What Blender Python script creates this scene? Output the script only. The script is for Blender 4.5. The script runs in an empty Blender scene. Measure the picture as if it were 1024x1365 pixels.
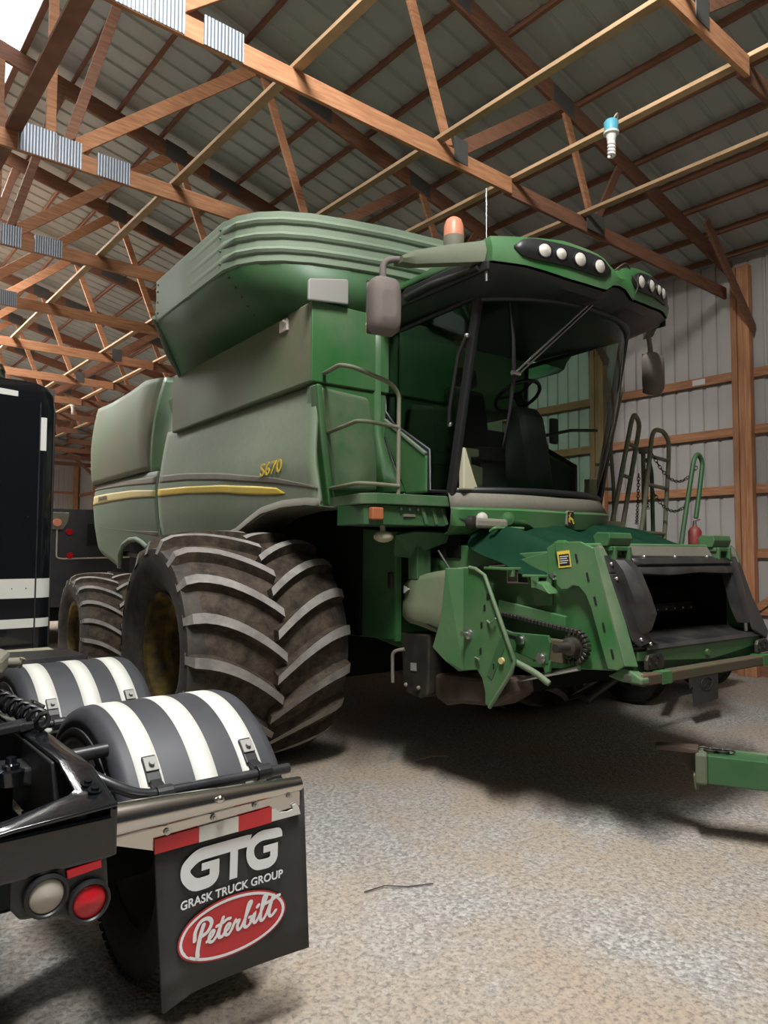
import bpy, bmesh, math, random
from math import sin, cos, pi, radians, sqrt, atan2
from mathutils import Vector, Matrix

scene = bpy.context.scene
COL = scene.collection
random.seed(7)

# ------------------------------------------------------------------ camera
CAM_H, PITCH, YAW, ROLL, FPX = 1.78, 0.0530, 0.6877, -0.00447, 958.0
fw = Vector((sin(YAW)*cos(PITCH), cos(YAW)*cos(PITCH), sin(PITCH)))
rt = Vector((cos(YAW), -sin(YAW), 0.0))
dn = -rt.cross(fw)
rt2 = cos(ROLL)*rt + sin(ROLL)*dn
dn2 = -sin(ROLL)*rt + cos(ROLL)*dn
cam_d = bpy.data.cameras.new('camera')
cam = bpy.data.objects.new('camera', cam_d)
COL.objects.link(cam)
cam.matrix_world = Matrix(((rt2.x, -dn2.x, -fw.x, 0.0), (rt2.y, -dn2.y, -fw.y, 0.0),
                           (rt2.z, -dn2.z, -fw.z, CAM_H), (0, 0, 0, 1)))
cam_d.sensor_fit = 'VERTICAL'
cam_d.sensor_height = 36.0
cam_d.lens = 36.0*FPX/1365.0
cam_d.clip_start = 0.05
cam_d.clip_end = 200
scene.camera = cam

# ------------------------------------------------------------------ light
scene.view_settings.view_transform = 'Standard'
scene.view_settings.look = 'None'
scene.view_settings.gamma = 1.0
scene.view_settings.exposure = -0.1
world = bpy.data.worlds.new('World')
scene.world = world
world.use_nodes = True
wb = world.node_tree.nodes['Background']
wb.inputs['Color'].default_value = (0.86, 0.93, 1.0, 1)
wb.inputs['Strength'].default_value = 0.03

def area(name, loc, size, power, aim, color=(1, 1, 1), spread=180):
    l = bpy.data.lights.new(name, 'AREA')
    l.shape = 'RECTANGLE'; l.size, l.size_y = size
    l.energy = power; l.color = color; l.spread = radians(spread)
    o = bpy.data.objects.new(name, l); COL.objects.link(o)
    o.location = loc
    d = Vector(aim) - Vector(loc)
    o.rotation_euler = d.to_track_quat('-Z', 'Y').to_euler()
    return o
# daylight falling through the translucent skylight along the ridge
RIDGE_X = 1.66
area('skylight_daylight_near', (1.2, 1.2, 7.9), (0.5, 2.8), 1180, (1.9, 1.8, 0), (1.0, 1.0, 0.98))
area('skylight_daylight_far', (1.1, 17.5, 7.85), (1.0, 23.0), 5000, (1.15, 17, 0), (1.0, 0.99, 0.97))
# soft fill added behind the camera, as from an unseen open end door
area('door_fill', (-3.0, -6.5, 3.2), (6.0, 4.0), 26, (2.2, 5.0, 2.4), (1.0, 0.98, 0.96))

# ------------------------------------------------------------------ mesh builder
class MB:
    def __init__(s):
        s.v = []; s.f = []; s.m = []; s.mi = 0
    def add(s, vs, fs):
        o = len(s.v); s.v += [tuple(p) for p in vs]
        for f in fs:
            s.f.append(tuple(i+o for i in f)); s.m.append(s.mi)
        return s
    def box(s, a, b):
        (x0, y0, z0), (x1, y1, z1) = a, b
        return s.add([(x0,y0,z0),(x1,y0,z0),(x1,y1,z0),(x0,y1,z0),(x0,y0,z1),(x1,y0,z1),(x1,y1,z1),(x0,y1,z1)],
                     [(0,3,2,1),(4,5,6,7),(0,1,5,4),(1,2,6,5),(2,3,7,6),(3,0,4,7)])
    def bar(s, p, q, w, h, up=(0, 0, 1)):
        """rectangular bar from p to q, w across, h along up"""
        p, q, up = Vector(p), Vector(q), Vector(up)
        d = (q-p).normalized(); r = d.cross(up).normalized(); u = r.cross(d).normalized()
        vs = []
        for c in (p, q):
            for a, b in ((-1,-1),(1,-1),(1,1),(-1,1)):
                vs.append(c + r*(a*w/2) + u*(b*h/2))
        return s.add(vs, [(0,1,2,3),(7,6,5,4),(0,4,5,1),(1,5,6,2),(2,6,7,3),(3,7,4,0)])
    def tube(s, pts, r, n=10, closed=False, caps=True):
        P = [Vector(p) for p in pts]; k = len(P)
        R = r if isinstance(r, (list, tuple)) else [r]*k
        tang = []
        for i in range(k):
            a = P[(i-1) % k] if (closed or i > 0) else P[i]
            b = P[(i+1) % k] if (closed or i < k-1) else P[i]
            tang.append((b-a).normalized())
        t = tang[0]
        u = t.orthogonal().normalized()
        vs = []
        for i in range(k):
            t2 = tang[i]
            u = (u - t2*u.dot(t2))
            u = u.normalized() if u.length > 1e-6 else t2.orthogonal().normalized()
            w = t2.cross(u)
            for j in range(n):
                a = 2*pi*j/n
                vs.append(P[i] + (u*cos(a) + w*sin(a))*R[i])
        fs = []
        for i in range(k if closed else k-1):
            i2 = (i+1) % k
            for j in range(n):
                j2 = (j+1) % n
                fs.append((i*n+j, i*n+j2, i2*n+j2, i2*n+j))
        if caps and not closed:
            fs.append(tuple(range(n-1, -1, -1))); fs.append(tuple(range((k-1)*n, k*n)))
        return s.add(vs, fs)
    def lathe(s, prof, c, axis=(1, 0, 0), n=32, a0=0, a1=2*pi, closed_prof=False):
        """prof: (along axis, radius)"""
        ax = Vector(axis).normalized(); c = Vector(c)
        u = ax.orthogonal().normalized()
        if abs(ax.x) > .9: u = Vector((0, -1, 0))
        w = ax.cross(u)
        full = abs(a1-a0) > 2*pi-1e-4
        m = n if full else n+1
        vs = []
        for i in range(m):
            a = a0 + (a1-a0)*i/n
            d = u*cos(a) + w*sin(a)
            for (t, r) in prof: vs.append(c + ax*t + d*r)
        k = len(prof); fs = []
        for i in range(n):
            i2 = (i+1) % m
            for j in range(k if closed_prof else k-1):
                j2 = (j+1) % k
                fs.append((i*k+j, i2*k+j, i2*k+j2, i*k+j2))
        return s.add(vs, fs)
    def prism(s, poly, axis, a, b):
        """poly: 2-D points in the two other axes (kept in x,y,z order)"""
        def mk(p, t):
            return {'x': (t, p[0], p[1]), 'y': (p[0], t, p[1]), 'z': (p[0], p[1], t)}[axis]
        n = len(poly)
        vs = [mk(p, a) for p in poly] + [mk(p, b) for p in poly]
        fs = [tuple(range(n-1, -1, -1)), tuple(range(n, 2*n))]
        fs += [(i, (i+1) % n, n+(i+1) % n, n+i) for i in range(n)]
        return s.add(vs, fs)
    def plate(s, pts, t):
        """flat polygon in space given thickness t along its normal"""
        P = [Vector(p) for p in pts]; nrm = Vector((0, 0, 0)); n = len(P)
        for i in range(n): nrm += P[i].cross(P[(i+1) % n])
        nrm.normalize()
        vs = [p - nrm*t/2 for p in P] + [p + nrm*t/2 for p in P]
        fs = [tuple(range(n-1, -1, -1)), tuple(range(n, 2*n))]
        fs += [(i, (i+1) % n, n+(i+1) % n, n+i) for i in range(n)]
        return s.add(vs, fs)
    def grid(s, rows, closed=False):
        k = len(rows[0]); vs = [p for r in rows for p in r]; fs = []
        for i in range(len(rows)-1):
            for j in range(k if closed else k-1):
                j2 = (j+1) % k
                fs.append((i*k+j, i*k+j2, (i+1)*k+j2, (i+1)*k+j))
        return s.add(vs, fs)
    def face(s, pts): return s.add(pts, [tuple(range(len(pts)))])
    def cyl(s, p, q, r, n=16): return s.tube([p, q], r, n)
    def ball(s, c, r, n=12, sc=(1, 1, 1)):
        c = Vector(c); rows = []
        for i in range(n//2+1):
            a = pi*i/(n//2)
            rr = max(sin(a), 1e-3)
            rows.append([c + Vector((r*sc[0]*rr*cos(2*pi*j/n), r*sc[1]*rr*sin(2*pi*j/n), r*sc[2]*cos(a))) for j in range(n)])
        return s.grid(rows, True)
    def mesh(s, name, smooth=None):
        me = bpy.data.meshes.new(name)
        me.from_pydata(s.v, [], s.f)
        for p, i in zip(me.polygons, s.m): p.material_index = i
        bm = bmesh.new(); bm.from_mesh(me)
        bmesh.ops.recalc_face_normals(bm, faces=bm.faces)
        bm.to_mesh(me); bm.free()
        if smooth is not None:
            for p in me.polygons: p.use_smooth = True
            me.set_sharp_from_angle(angle=radians(smooth))
        me.update()
        return me
    def build(s, name, mat, parent=None, smooth=None, bevel=0, solid=0, label=None, seg=2):
        me = s.mesh(name, smooth)
        for m in (mat if isinstance(mat, (list, tuple)) else [mat]): me.materials.append(m)
        o = bpy.data.objects.new(name, me); COL.objects.link(o)
        if parent: o.parent = parent
        if solid:
            md = o.modifiers.new('thick', 'SOLIDIFY'); md.thickness = solid; md.offset = 0
        if bevel:
            md = o.modifiers.new('bevel', 'BEVEL'); md.width = bevel; md.segments = seg
            md.limit_method = 'ANGLE'; md.angle_limit = radians(35)
        if label: o['label'] = label
        return o

def thing(name, label, cat, loc=(0, 0, 0), rotz=0, group=None):
    o = bpy.data.objects.new(name, None); COL.objects.link(o)
    o.empty_display_size = .2
    o.location = loc; o.rotation_euler = (0, 0, rotz)
    o['label'] = label; o['category'] = cat
    if group: o['group'] = group
    return o
def tag(o, label, cat, group=None, kind=None):
    o['label'] = label; o['category'] = cat
    if group: o['group'] = group
    if kind: o['kind'] = kind
    return o
def struct(o):
    o['kind'] = 'structure'; return o
def copy_tree(o, parent=None):
    c = o.copy(); COL.objects.link(c)
    if parent: c.parent = parent
    for ch in list(o.children): copy_tree(ch, c)
    return c

# ------------------------------------------------------------------ materials
def new_mat(name):
    m = bpy.data.materials.new(name); m.use_nodes = True
    nt = m.node_tree; b = nt.nodes['Principled BSDF']
    return m, nt, b
def plain(name, col, rough=.5, metal=0.0, spec=None, emit=None, coat=0):
    m, nt, b = new_mat(name)
    b.inputs['Base Color'].default_value = (*col, 1)
    b.inputs['Roughness'].default_value = rough
    b.inputs['Metallic'].default_value = metal
    if spec is not None: b.inputs['Specular IOR Level'].default_value = spec
    if coat: b.inputs['Coat Weight'].default_value = coat
    if emit:
        b.inputs['Emission Color'].default_value = (*emit[0], 1)
        b.inputs['Emission Strength'].default_value = emit[1]
    return m
def nodes_noise(nt, scale, detail=4, rough=.6, coord='Object', vec_scale=None):
    tc = nt.nodes.new('ShaderNodeTexCoord')
    n = nt.nodes.new('ShaderNodeTexNoise')
    n.inputs['Scale'].default_value = scale; n.inputs['Detail'].default_value = detail
    n.inputs['Roughness'].default_value = rough
    if vec_scale:
        mp = nt.nodes.new('ShaderNodeMapping'); mp.inputs['Scale'].default_value = vec_scale
        nt.links.new(tc.outputs[coord], mp.inputs['Vector']); nt.links.new(mp.outputs['Vector'], n.inputs['Vector'])
    else:
        nt.links.new(tc.outputs[coord], n.inputs['Vector'])
    return n
def ramp(nt, src, p0, p1, c0=(0, 0, 0, 1), c1=(1, 1, 1, 1)):
    r = nt.nodes.new('ShaderNodeValToRGB')
    r.color_ramp.elements[0].position = p0; r.color_ramp.elements[1].position = p1
    r.color_ramp.elements[0].color = c0; r.color_ramp.elements[1].color = c1
    nt.links.new(src, r.inputs['Fac'])
    return r
def mixc(nt, fac, a, b):
    m = nt.nodes.new('ShaderNodeMix'); m.data_type = 'RGBA'
    for sock, v in ((m.inputs[0], fac), (m.inputs[6], a), (m.inputs[7], b)):
        if isinstance(v, (int, float)): sock.default_value = v
        elif isinstance(v, tuple): sock.default_value = (*v, 1) if len(v) == 3 else v
        else: nt.links.new(v, sock)
    return m.outputs[2]
def bump(nt, b, src, strength=.3, dist=.01):
    bp = nt.nodes.new('ShaderNodeBump'); bp.inputs['Strength'].default_value = strength
    bp.inputs['Distance'].default_value = dist
    nt.links.new(src, bp.inputs['Height']); nt.links.new(bp.outputs['Normal'], b.inputs['Normal'])
def dusty(name, col, dust, amount, scale=1.3, rough=.42, lo=.3, hi=.7, floor=0.0, coat=0, metal=0.0):
    """paint under a layer of dust: dust shows where a large soft noise is high"""
    m, nt, b = new_mat(name)
    n1 = nodes_noise(nt, scale, 3, .55); n2 = nodes_noise(nt, scale*22, 3, .7)
    r1 = ramp(nt, n1.outputs['Fac'], lo, hi, (floor,)*3+(1,), (1, 1, 1, 1))
    r2 = ramp(nt, n2.outputs['Fac'], .25, .75, (.75,)*3+(1,), (1, 1, 1, 1))
    mul = nt.nodes.new('ShaderNodeMath'); mul.operation = 'MULTIPLY'
    nt.links.new(r1.outputs['Color'], mul.inputs[0]); nt.links.new(r2.outputs['Color'], mul.inputs[1])
    mul2 = nt.nodes.new('ShaderNodeMath'); mul2.operation = 'MULTIPLY'; mul2.inputs[1].default_value = amount
    nt.links.new(mul.outputs[0], mul2.inputs[0])
    nt.links.new(mixc(nt, mul2.outputs[0], col, dust), b.inputs['Base Color'])
    rr = nt.nodes.new('ShaderNodeMapRange'); rr.inputs[3].default_value = rough; rr.inputs[4].default_value = .85
    nt.links.new(mul2.outputs[0], rr.inputs[0]); nt.links.new(rr.outputs[0], b.inputs['Roughness'])
    b.inputs['Metallic'].default_value = metal
    if coat: b.inputs['Coat Weight'].default_value = coat
    bump(nt, b, n2.outputs['Fac'], .05, .004)
    return m
GREEN = (0.024, 0.128, 0.032)
DUST = (0.25, 0.235, 0.18)
M = {}
M['green'] = dusty('green paint', GREEN, DUST, .34, 2.0, .36)
M['green_dusty'] = dusty('dusty green paint', GREEN, (.27, .29, .22), .85, .55, .4, .2, .6, .45)
M['green_tank'] = dusty('brown dusted green paint', GREEN, (.20, .175, .125), .9, .75, .45, .30, .58, .25)
M['green_pale'] = dusty('pale dusted green paint', (.05, .135, .06), (.19, .22, .165), .85, .8, .45, .2, .6, .5)
M['green_dark'] = dusty('dark and shaded green paint', (.014, .085, .022), DUST, .2, 2.0, .5)
M['deck_green'] = dusty('worn green deck paint', (.028, .115, .035), (.20, .20, .14), .6, 3.0, .5, .3, .6, .2)
M['olive'] = dusty('dusty olive tube paint', (.05, .10, .04), (.24, .21, .15), .85, 4.0, .5, .3, .6, .5)
M['dust_and_shade_trim'] = dusty('grey dust and shade trim', (.05, .05, .042), (.25, .23, .17), .75, 1.5, .6, .2, .6, .5)
M['black'] = plain('black plastic', (.012, .012, .013), .45)
M['black_dusty'] = dusty('dusty black plastic', (.011, .011, .012), (.12, .105, .09), .30, 4.0, .3)
M['void'] = plain('black steel with shade painted in', (.010, .011, .010), .9, 0, .08)  # near-black puts the shade inside the machinery into the colour
M['steel_dark'] = dusty('oily and shaded dark steel', (.035, .034, .032), (.12, .10, .07), .5, 6, .4, metal=.6)
M['steel'] = plain('bright steel', (.55, .54, .52), .3, 1.0)
M['yellow'] = dusty('yellow decal', (.70, .50, .03), (.45, .36, .16), .35, 2.0, .5)
M['yellow_faded'] = dusty('dust faded yellow decal', (.58, .44, .10), (.42, .37, .22), .75, 1.2, .5, .2, .6, .3)
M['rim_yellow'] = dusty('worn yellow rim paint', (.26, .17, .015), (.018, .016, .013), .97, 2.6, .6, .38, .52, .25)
M['mirror_shell'] = dusty('dusty brown mirror shell', (.075, .063, .055), (.185, .155, .135), .9, 3, .6, .2, .6, .4)
M['orange_lens'] = plain('orange beacon lens', (.72, .27, .16), .4)
M['orange_marker'] = plain('dull orange marker lens', (.42, .14, .06), .4)
M['lens'] = plain('frosted lamp lens', (.72, .68, .60), .25, .35)
M['white'] = plain('white vinyl', (.64, .64, .58), .45)
M['letter_white'] = plain('bright white lettering', (.86, .87, .88), .5)
M['lens_dull'] = plain('dull dotted lamp lens', (.40, .37, .31), .5)
M['dark_plate'] = plain('dark truss plate', (.10, .10, .095), .55, .3)
M['label_white'] = plain('white label', (.62, .62, .58), .5)
M['red'] = plain('red lens', (.50, .012, .02), .25)
M['red_vinyl'] = plain('red vinyl', (.55, .03, .035), .4)
M['red_dusty'] = dusty('dusty red bottle', (.22, .02, .02), (.2, .14, .1), .5, 9, .4)
M['truck_black'] = plain('glossy black truck paint', (.006, .007, .009), .16, 0, .5, coat=.5)
M['frame_black'] = dusty('black frame paint', (.012, .013, .016), (.11, .10, .09), .22, 5, .3)
M['fender_grey'] = dusty('charcoal fender plastic', (.030, .031, .038), (.1, .1, .1), .25, 6, .56)
M['flap_rubber'] = dusty('black flap rubber', (.020, .020, .021), (.10, .095, .09), .35, 4, .55)
M['chrome'] = plain('polished metal', (.60, .57, .53), .2, 1.0)
M['tarp'] = dusty('dark green tarp cloth', (.003, .026, .013), (.012, .042, .02), .5, 5, .9)
M['tarp'].node_tree.nodes['Principled BSDF'].inputs['Specular IOR Level'].default_value = .1
M['seat'] = plain('dark seat cloth', (.016, .016, .017), .9)
M['interior'] = plain('cab interior grey', (.035, .037, .035), .7)
M['cream'] = plain('cream plastic box', (.45, .42, .30), .6)
M['rust'] = dusty('rust brown steel', (.075, .042, .028), (.045, .09, .035), .5, 5, .7)
M['rust_dark'] = dusty('dark oily rust', (.04, .026, .018), (.09, .06, .04), .5, 6, .6)
M['galv'] = None
M['blue_box'] = plain('pale blue junction box', (.10, .38, .50), .5)
M['bulb_white'] = plain('white bulb glass', (.82, .80, .76), .3)

def glass(name, tint, gloss=.05):
    m = bpy.data.materials.new(name); m.use_nodes = True
    nt = m.node_tree; nt.nodes.remove(nt.nodes['Principled BSDF'])
    out = nt.nodes['Material Output']
    tr = nt.nodes.new('ShaderNodeBsdfTransparent'); tr.inputs['Color'].default_value = (*tint, 1)
    gl = nt.nodes.new('ShaderNodeBsdfGlossy'); gl.inputs['Color'].default_value = (.7, .75, .72, 1); gl.inputs['Roughness'].default_value = gloss
    fr = nt.nodes.new('ShaderNodeFresnel'); fr.inputs['IOR'].default_value = 1.22
    mx = nt.nodes.new('ShaderNodeMixShader')
    nt.links.new(fr.outputs[0], mx.inputs[0]); nt.links.new(tr.outputs[0], mx.inputs[1]); nt.links.new(gl.outputs[0], mx.inputs[2])
    nt.links.new(mx.outputs[0], out.inputs['Surface'])
    return m
M['glass'] = glass('tinted cab glass', (.70, .82, .75))

def wood(name, c1, c2, grain=(1.2, 1.2, 14)):
    m, nt, b = new_mat(name)
    oi = nt.nodes.new('ShaderNodeObjectInfo')
    tc = nt.nodes.new('ShaderNodeTexCoord')
    n = nt.nodes.new('ShaderNodeTexNoise'); n.inputs['Scale'].default_value = 3.0; n.inputs['Detail'].default_value = 6
    mp = nt.nodes.new('ShaderNodeMapping'); mp.inputs['Scale'].default_value = grain
    ad = nt.nodes.new('ShaderNodeVectorMath'); ad.operation = 'ADD'
    cmb = nt.nodes.new('ShaderNodeCombineXYZ')
    ml = nt.nodes.new('ShaderNodeMath'); ml.operation = 'MULTIPLY'; ml.inputs[1].default_value = 37
    nt.links.new(oi.outputs['Random'], ml.inputs[0])
    for i in range(3): nt.links.new(ml.outputs[0], cmb.inputs[i])
    nt.links.new(tc.outputs['Object'], ad.inputs[0]); nt.links.new(cmb.outputs[0], ad.inputs[1])
    nt.links.new(ad.outputs[0], mp.inputs['Vector']); nt.links.new(mp.outputs['Vector'], n.inputs['Vector'])
    r = ramp(nt, n.outputs['Fac'], .3, .7)
    col = mixc(nt, r.outputs['Color'], c1, c2)
    hs = nt.nodes.new('ShaderNodeHueSaturation')
    mr = nt.nodes.new('ShaderNodeMapRange'); mr.inputs[3].default_value = .82; mr.inputs[4].default_value = 1.15
    nt.links.new(oi.outputs['Random'], mr.inputs[0]); nt.links.new(mr.outputs[0], hs.inputs['Value'])
    nt.links.new(col, hs.inputs['Color']); nt.links.new(hs.outputs['Color'], b.inputs['Base Color'])
    b.inputs['Roughness'].default_value = .75
    bump(nt, b, n.outputs['Fac'], .12, .004)
    return m
M['wood'] = wood('fir lumber', (.30, .125, .055), (.50, .245, .12))
M['wood_post'] = wood('fir post lumber', (.30, .125, .055), (.48, .235, .115), (9, 9, .7))
M['wood_brown'] = wood('brown lumber with shade painted in', (.15, .066, .038), (.25, .115, .065))
M['wood_pale'] = wood('pale pine lumber', (.34, .21, .11), (.48, .32, .18))

def galv():
    m, nt, b = new_mat('galvanised truss plate')
    tc = nt.nodes.new('ShaderNodeTexCoord')
    w = nt.nodes.new('ShaderNodeTexWave'); w.bands_direction = 'X'; w.inputs['Scale'].default_value = 11.0
    w.inputs['Distortion'].default_value = 0
    nt.links.new(tc.outputs['Object'], w.inputs['Vector'])
    r = ramp(nt, w.outputs['Fac'], .3, .7, (.11, .13, .16, 1), (.38, .41, .45, 1))
    nt.links.new(r.outputs['Color'], b.inputs['Base Color'])
    b.inputs['Metallic'].default_value = .35; b.inputs['Roughness'].default_value = .45
    bump(nt, b, w.outputs['Fac'], .4, .004)
    return m
M['galv'] = galv()
def sheet(name, c1, c2, rough, metal, sc):
    m, nt, b = new_mat(name)
    n = nodes_noise(nt, sc, 4, .6)
    r = ramp(nt, n.outputs['Fac'], .3, .7)
    nt.links.new(mixc(nt, r.outputs['Color'], c1, c2), b.inputs['Base Color'])
    b.inputs['Roughness'].default_value = rough; b.inputs['Metallic'].default_value = metal
    return m
M['roof_metal'] = sheet('bare roof sheet underside', (.37, .415, .405), (.46, .50, .485), .42, .3, .9)
M['wall_metal'] = sheet('pale wall sheet', (.40, .375, .35), (.47, .445, .42), .5, .1, .7)
M['skylight'] = plain('translucent skylight panel', (.9, .92, .95), .6, emit=((.93, .97, 1.0), 2.0))

def gravel():
    m, nt, b = new_mat('crushed gravel')
    tc = nt.nodes.new('ShaderNodeTexCoord')
    v = nt.nodes.new('ShaderNodeTexVoronoi'); v.inputs['Scale'].default_value = 52; v.feature = 'F1'
    nt.links.new(tc.outputs['Object'], v.inputs['Vector'])
    n1 = nodes_noise(nt, .9, 5, .65); n2 = nodes_noise(nt, 34, 6, .75)
    rv = ramp(nt, v.outputs['Color'], .1, .9, (.26, .25, .235, 1), (.52, .50, .47, 1))
    c1 = mixc(nt, ramp(nt, n1.outputs['Fac'], .38, .60).outputs['Color'], rv.outputs['Color'], (.41, .335, .26))
    c2 = mixc(nt, ramp(nt, n2.outputs['Fac'], .38, .52, (.8, .8, .8, 1), (0, 0, 0, 1)).outputs['Color'], c1, (.17, .15, .13))
    nt.links.new(c2, b.inputs['Base Color'])
    b.inputs['Roughness'].default_value = .95; b.inputs['Specular IOR Level'].default_value = .15
    ad = nt.nodes.new('ShaderNodeMath'); ad.operation = 'SUBTRACT'
    nt.links.new(n2.outputs['Fac'], ad.inputs[0]); nt.links.new(v.outputs['Distance'], ad.inputs[1])
    bump(nt, b, ad.outputs[0], .9, .012)
    return m
M['gravel'] = gravel()
def rubber(name, c1, c2, sc):
    m, nt, b = new_mat(name)
    n = nodes_noise(nt, sc, 6, .7); n2 = nodes_noise(nt, sc*9, 3, .6)
    r = ramp(nt, n.outputs['Fac'], .35, .68)
    nt.links.new(mixc(nt, r.outputs['Color'], c1, c2), b.inputs['Base Color'])
    b.inputs['Roughness'].default_value = .8; b.inputs['Specular IOR Level'].default_value = .25
    bump(nt, b, n2.outputs['Fac'], .25, .006)
    return m
M['rubber'] = rubber('dusty tire rubber', (.030, .027, .025), (.105, .090, .077), 2.6)
M['rubber_lug'] = rubber('worn lug rubber', (.20, .185, .17), (.36, .335, .305), 5.0)
M['arm_dusty'] = dusty('olive dusted plastic', (.03, .07, .03), (.15, .15, .10), .8, 2, .5, .2, .6, .4)
M['plate_grey'] = plain('dull grey sheet', (.27, .26, .24), .6)
M['rubber_dirt'] = rubber('soil packed tread', (.028, .022, .017), (.105, .078, .055), 9.0)
M['rubber_black'] = rubber('black truck tire rubber', (.009, .009, .009), (.022, .021, .020), 5)

# ------------------------------------------------------------------ flat lettering
def spline(pts, n=6):
    P = [Vector(p) for p in pts]; out = []
    for i in range(len(P)-1):
        p0, p1, p2, p3 = P[max(i-1, 0)], P[i], P[i+1], P[min(i+2, len(P)-1)]
        for k in range(n):
            t = k/n
            out.append(.5*((2*p1) + (p2-p0)*t + (2*p0-5*p1+4*p2-p3)*t*t + (3*p1-p0-3*p2+p3)*t**3))
    out.append(P[-1]); return out
def ribbon(mb, pts, w, place, round_caps=True):
    """flat stroke of width w through 2-D pts; place maps (u, v) to space"""
    P = [Vector(p) for p in pts]; k = len(P); L = []; R = []
    for i in range(k):
        a = P[max(i-1, 0)]; b = P[min(i+1, k-1)]
        d = (b-a); d = d.normalized() if d.length > 1e-9 else Vector((1, 0))
        nrm = Vector((-d.y, d.x)); s = 1.0
        if 0 < i < k-1:
            d1 = (P[i]-P[i-1]).normalized(); s = 1/max(.45, d1.dot(d))
        L.append(P[i] + nrm*w/2*s); R.append(P[i] - nrm*w/2*s)
    mb.grid([[place(p) for p in L], [place(p) for p in R]])
    if round_caps:
        for c, d in ((P[0], (P[0]-P[1]).normalized()), (P[-1], (P[-1]-P[-2]).normalized())):
            nrm = Vector((-d.y, d.x))
            mb.face([place(c + nrm*w/2*cos(a) + d*w/2*sin(a)) for a in [pi*j/8 for j in range(9)]])
def text_mesh(name, body, size, mat, parent, matrix, extrude=.001, bold=0.0, shear=0.0, spacing=1.0, align='CENTER'):
    cu = bpy.data.curves.new(name, 'FONT'); cu.body = body; cu.size = size
    cu.extrude = extrude; cu.offset = bold; cu.shear = shear; cu.space_character = spacing
    cu.align_x = align; cu.align_y = 'CENTER'
    t = bpy.data.objects.new(name + '_curve', cu); COL.objects.link(t)
    dg = bpy.context.evaluated_depsgraph_get(); dg.update()
    me = bpy.data.meshes.new_from_object(t.evaluated_get(dg))
    bpy.data.objects.remove(t); bpy.data.curves.remove(cu)
    me.materials.clear(); me.materials.append(mat); me.name = name
    me.transform(matrix)
    o = bpy.data.objects.new(name, me); COL.objects.link(o); o.parent = parent
    return o
def fillet(pts, r, n=5):
    """round the corners of a 3-D polyline"""
    P = [Vector(p) for p in pts]; out = [P[0]]
    for i in range(1, len(P)-1):
        a, b, c = P[i-1], P[i], P[i+1]
        d1 = (a-b); d2 = (c-b); rr = min(r, d1.length*.48, d2.length*.48)
        s = b + d1.normalized()*rr; e = b + d2.normalized()*rr
        for k in range(n+1):
            t = k/n; out.append((1-t)**2*s + 2*t*(1-t)*b + t*t*e)
    out.append(P[-1]); return out
# ================================================================== the shed
def roof_z(x, base=7.48):                      # underside of the roof sheet
    x = x if x >= RIDGE_X else 2*RIDGE_X - x
    return base - .227*(x-5.0)
Y0, Y1 = -6.5, 36.8
WALL_X = 10.8
LEFT_X = 2*RIDGE_X - WALL_X
# floor
mb = MB(); mb.face([(LEFT_X-1, Y0-14, 0), (WALL_X+.1, Y0-14, 0), (WALL_X+.1, Y1+.2, 0), (LEFT_X-1, Y1+.2, 0)])
struct(mb.build('floor', M['gravel']))
# ribbed roof sheets
def rib_profile(y0, y1, per, w, h):
    out = []; y = y0
    while y < y1:
        out += [(y, 0), (y+per-w, 0), (y+per-w*.75, h), (y+per-w*.25, h)]
        y += per
    return out
prof = rib_profile(Y0, Y1, .305, .075, .024)
mb = MB(); xr = [2.06, WALL_X+.25]
mb.grid([[(x, y, roof_z(x)+h) for (y, h) in prof] for x in xr])
struct(mb.build('ceiling', M['roof_metal']))
mb = MB()
mb.grid([[(x, y, roof_z(x)+h) for (y, h) in prof] for x in (LEFT_X-.25, -.05)])
struct(mb.build('ceiling', M['roof_metal']))
# translucent skylight strip just left of the ridge
mb = MB()
mb.grid([[(x, y, roof_z(x)+h) for (y, h) in prof] for x in (-.05, RIDGE_X, 2.06)])
sk = struct(mb.build('window_1', M['skylight']))
# side walls
profw = rib_profile(Y0, Y1, .2286, .06, .022)
mb = MB(); mb.grid([[(WALL_X+h, y, z) for (y, h) in profw] for z in (.12, roof_z(WALL_X)+.02)])
struct(mb.build('wall_right', M['wall_metal']))
mb = MB(); mb.grid([[(LEFT_X-h, y, z) for (y, h) in profw] for z in (.12, roof_z(LEFT_X)+.02)])
struct(mb.build('wall_left', M['wall_metal']))
mb = MB(); mb.grid([[(x, Y1+h, z) for (x, h) in rib_profile(LEFT_X, WALL_X, .2286, .06, .022)] for z in (.12, 5.6)])
mb.face([(LEFT_X, Y1, 5.6), (WALL_X, Y1, 5.6), (WALL_X, Y1, roof_z(WALL_X)), (RIDGE_X, Y1, roof_z(RIDGE_X)), (LEFT_X, Y1, roof_z(LEFT_X))])
struct(mb.build('wall_back', M['wall_metal']))
mb = MB(); mb.box((WALL_X-.06, Y0, 0), (WALL_X-.02, Y1, .28)); struct(mb.build('baseboard_right', M['wood_brown']))

ORD = ['first', 'second', 'third', 'fourth', 'fifth', 'sixth', 'seventh', 'eighth', 'ninth', 'tenth', 'eleventh',
       'twelfth', 'thirteenth', 'fourteenth', 'fifteenth', 'sixteenth', 'seventeenth']
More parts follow.
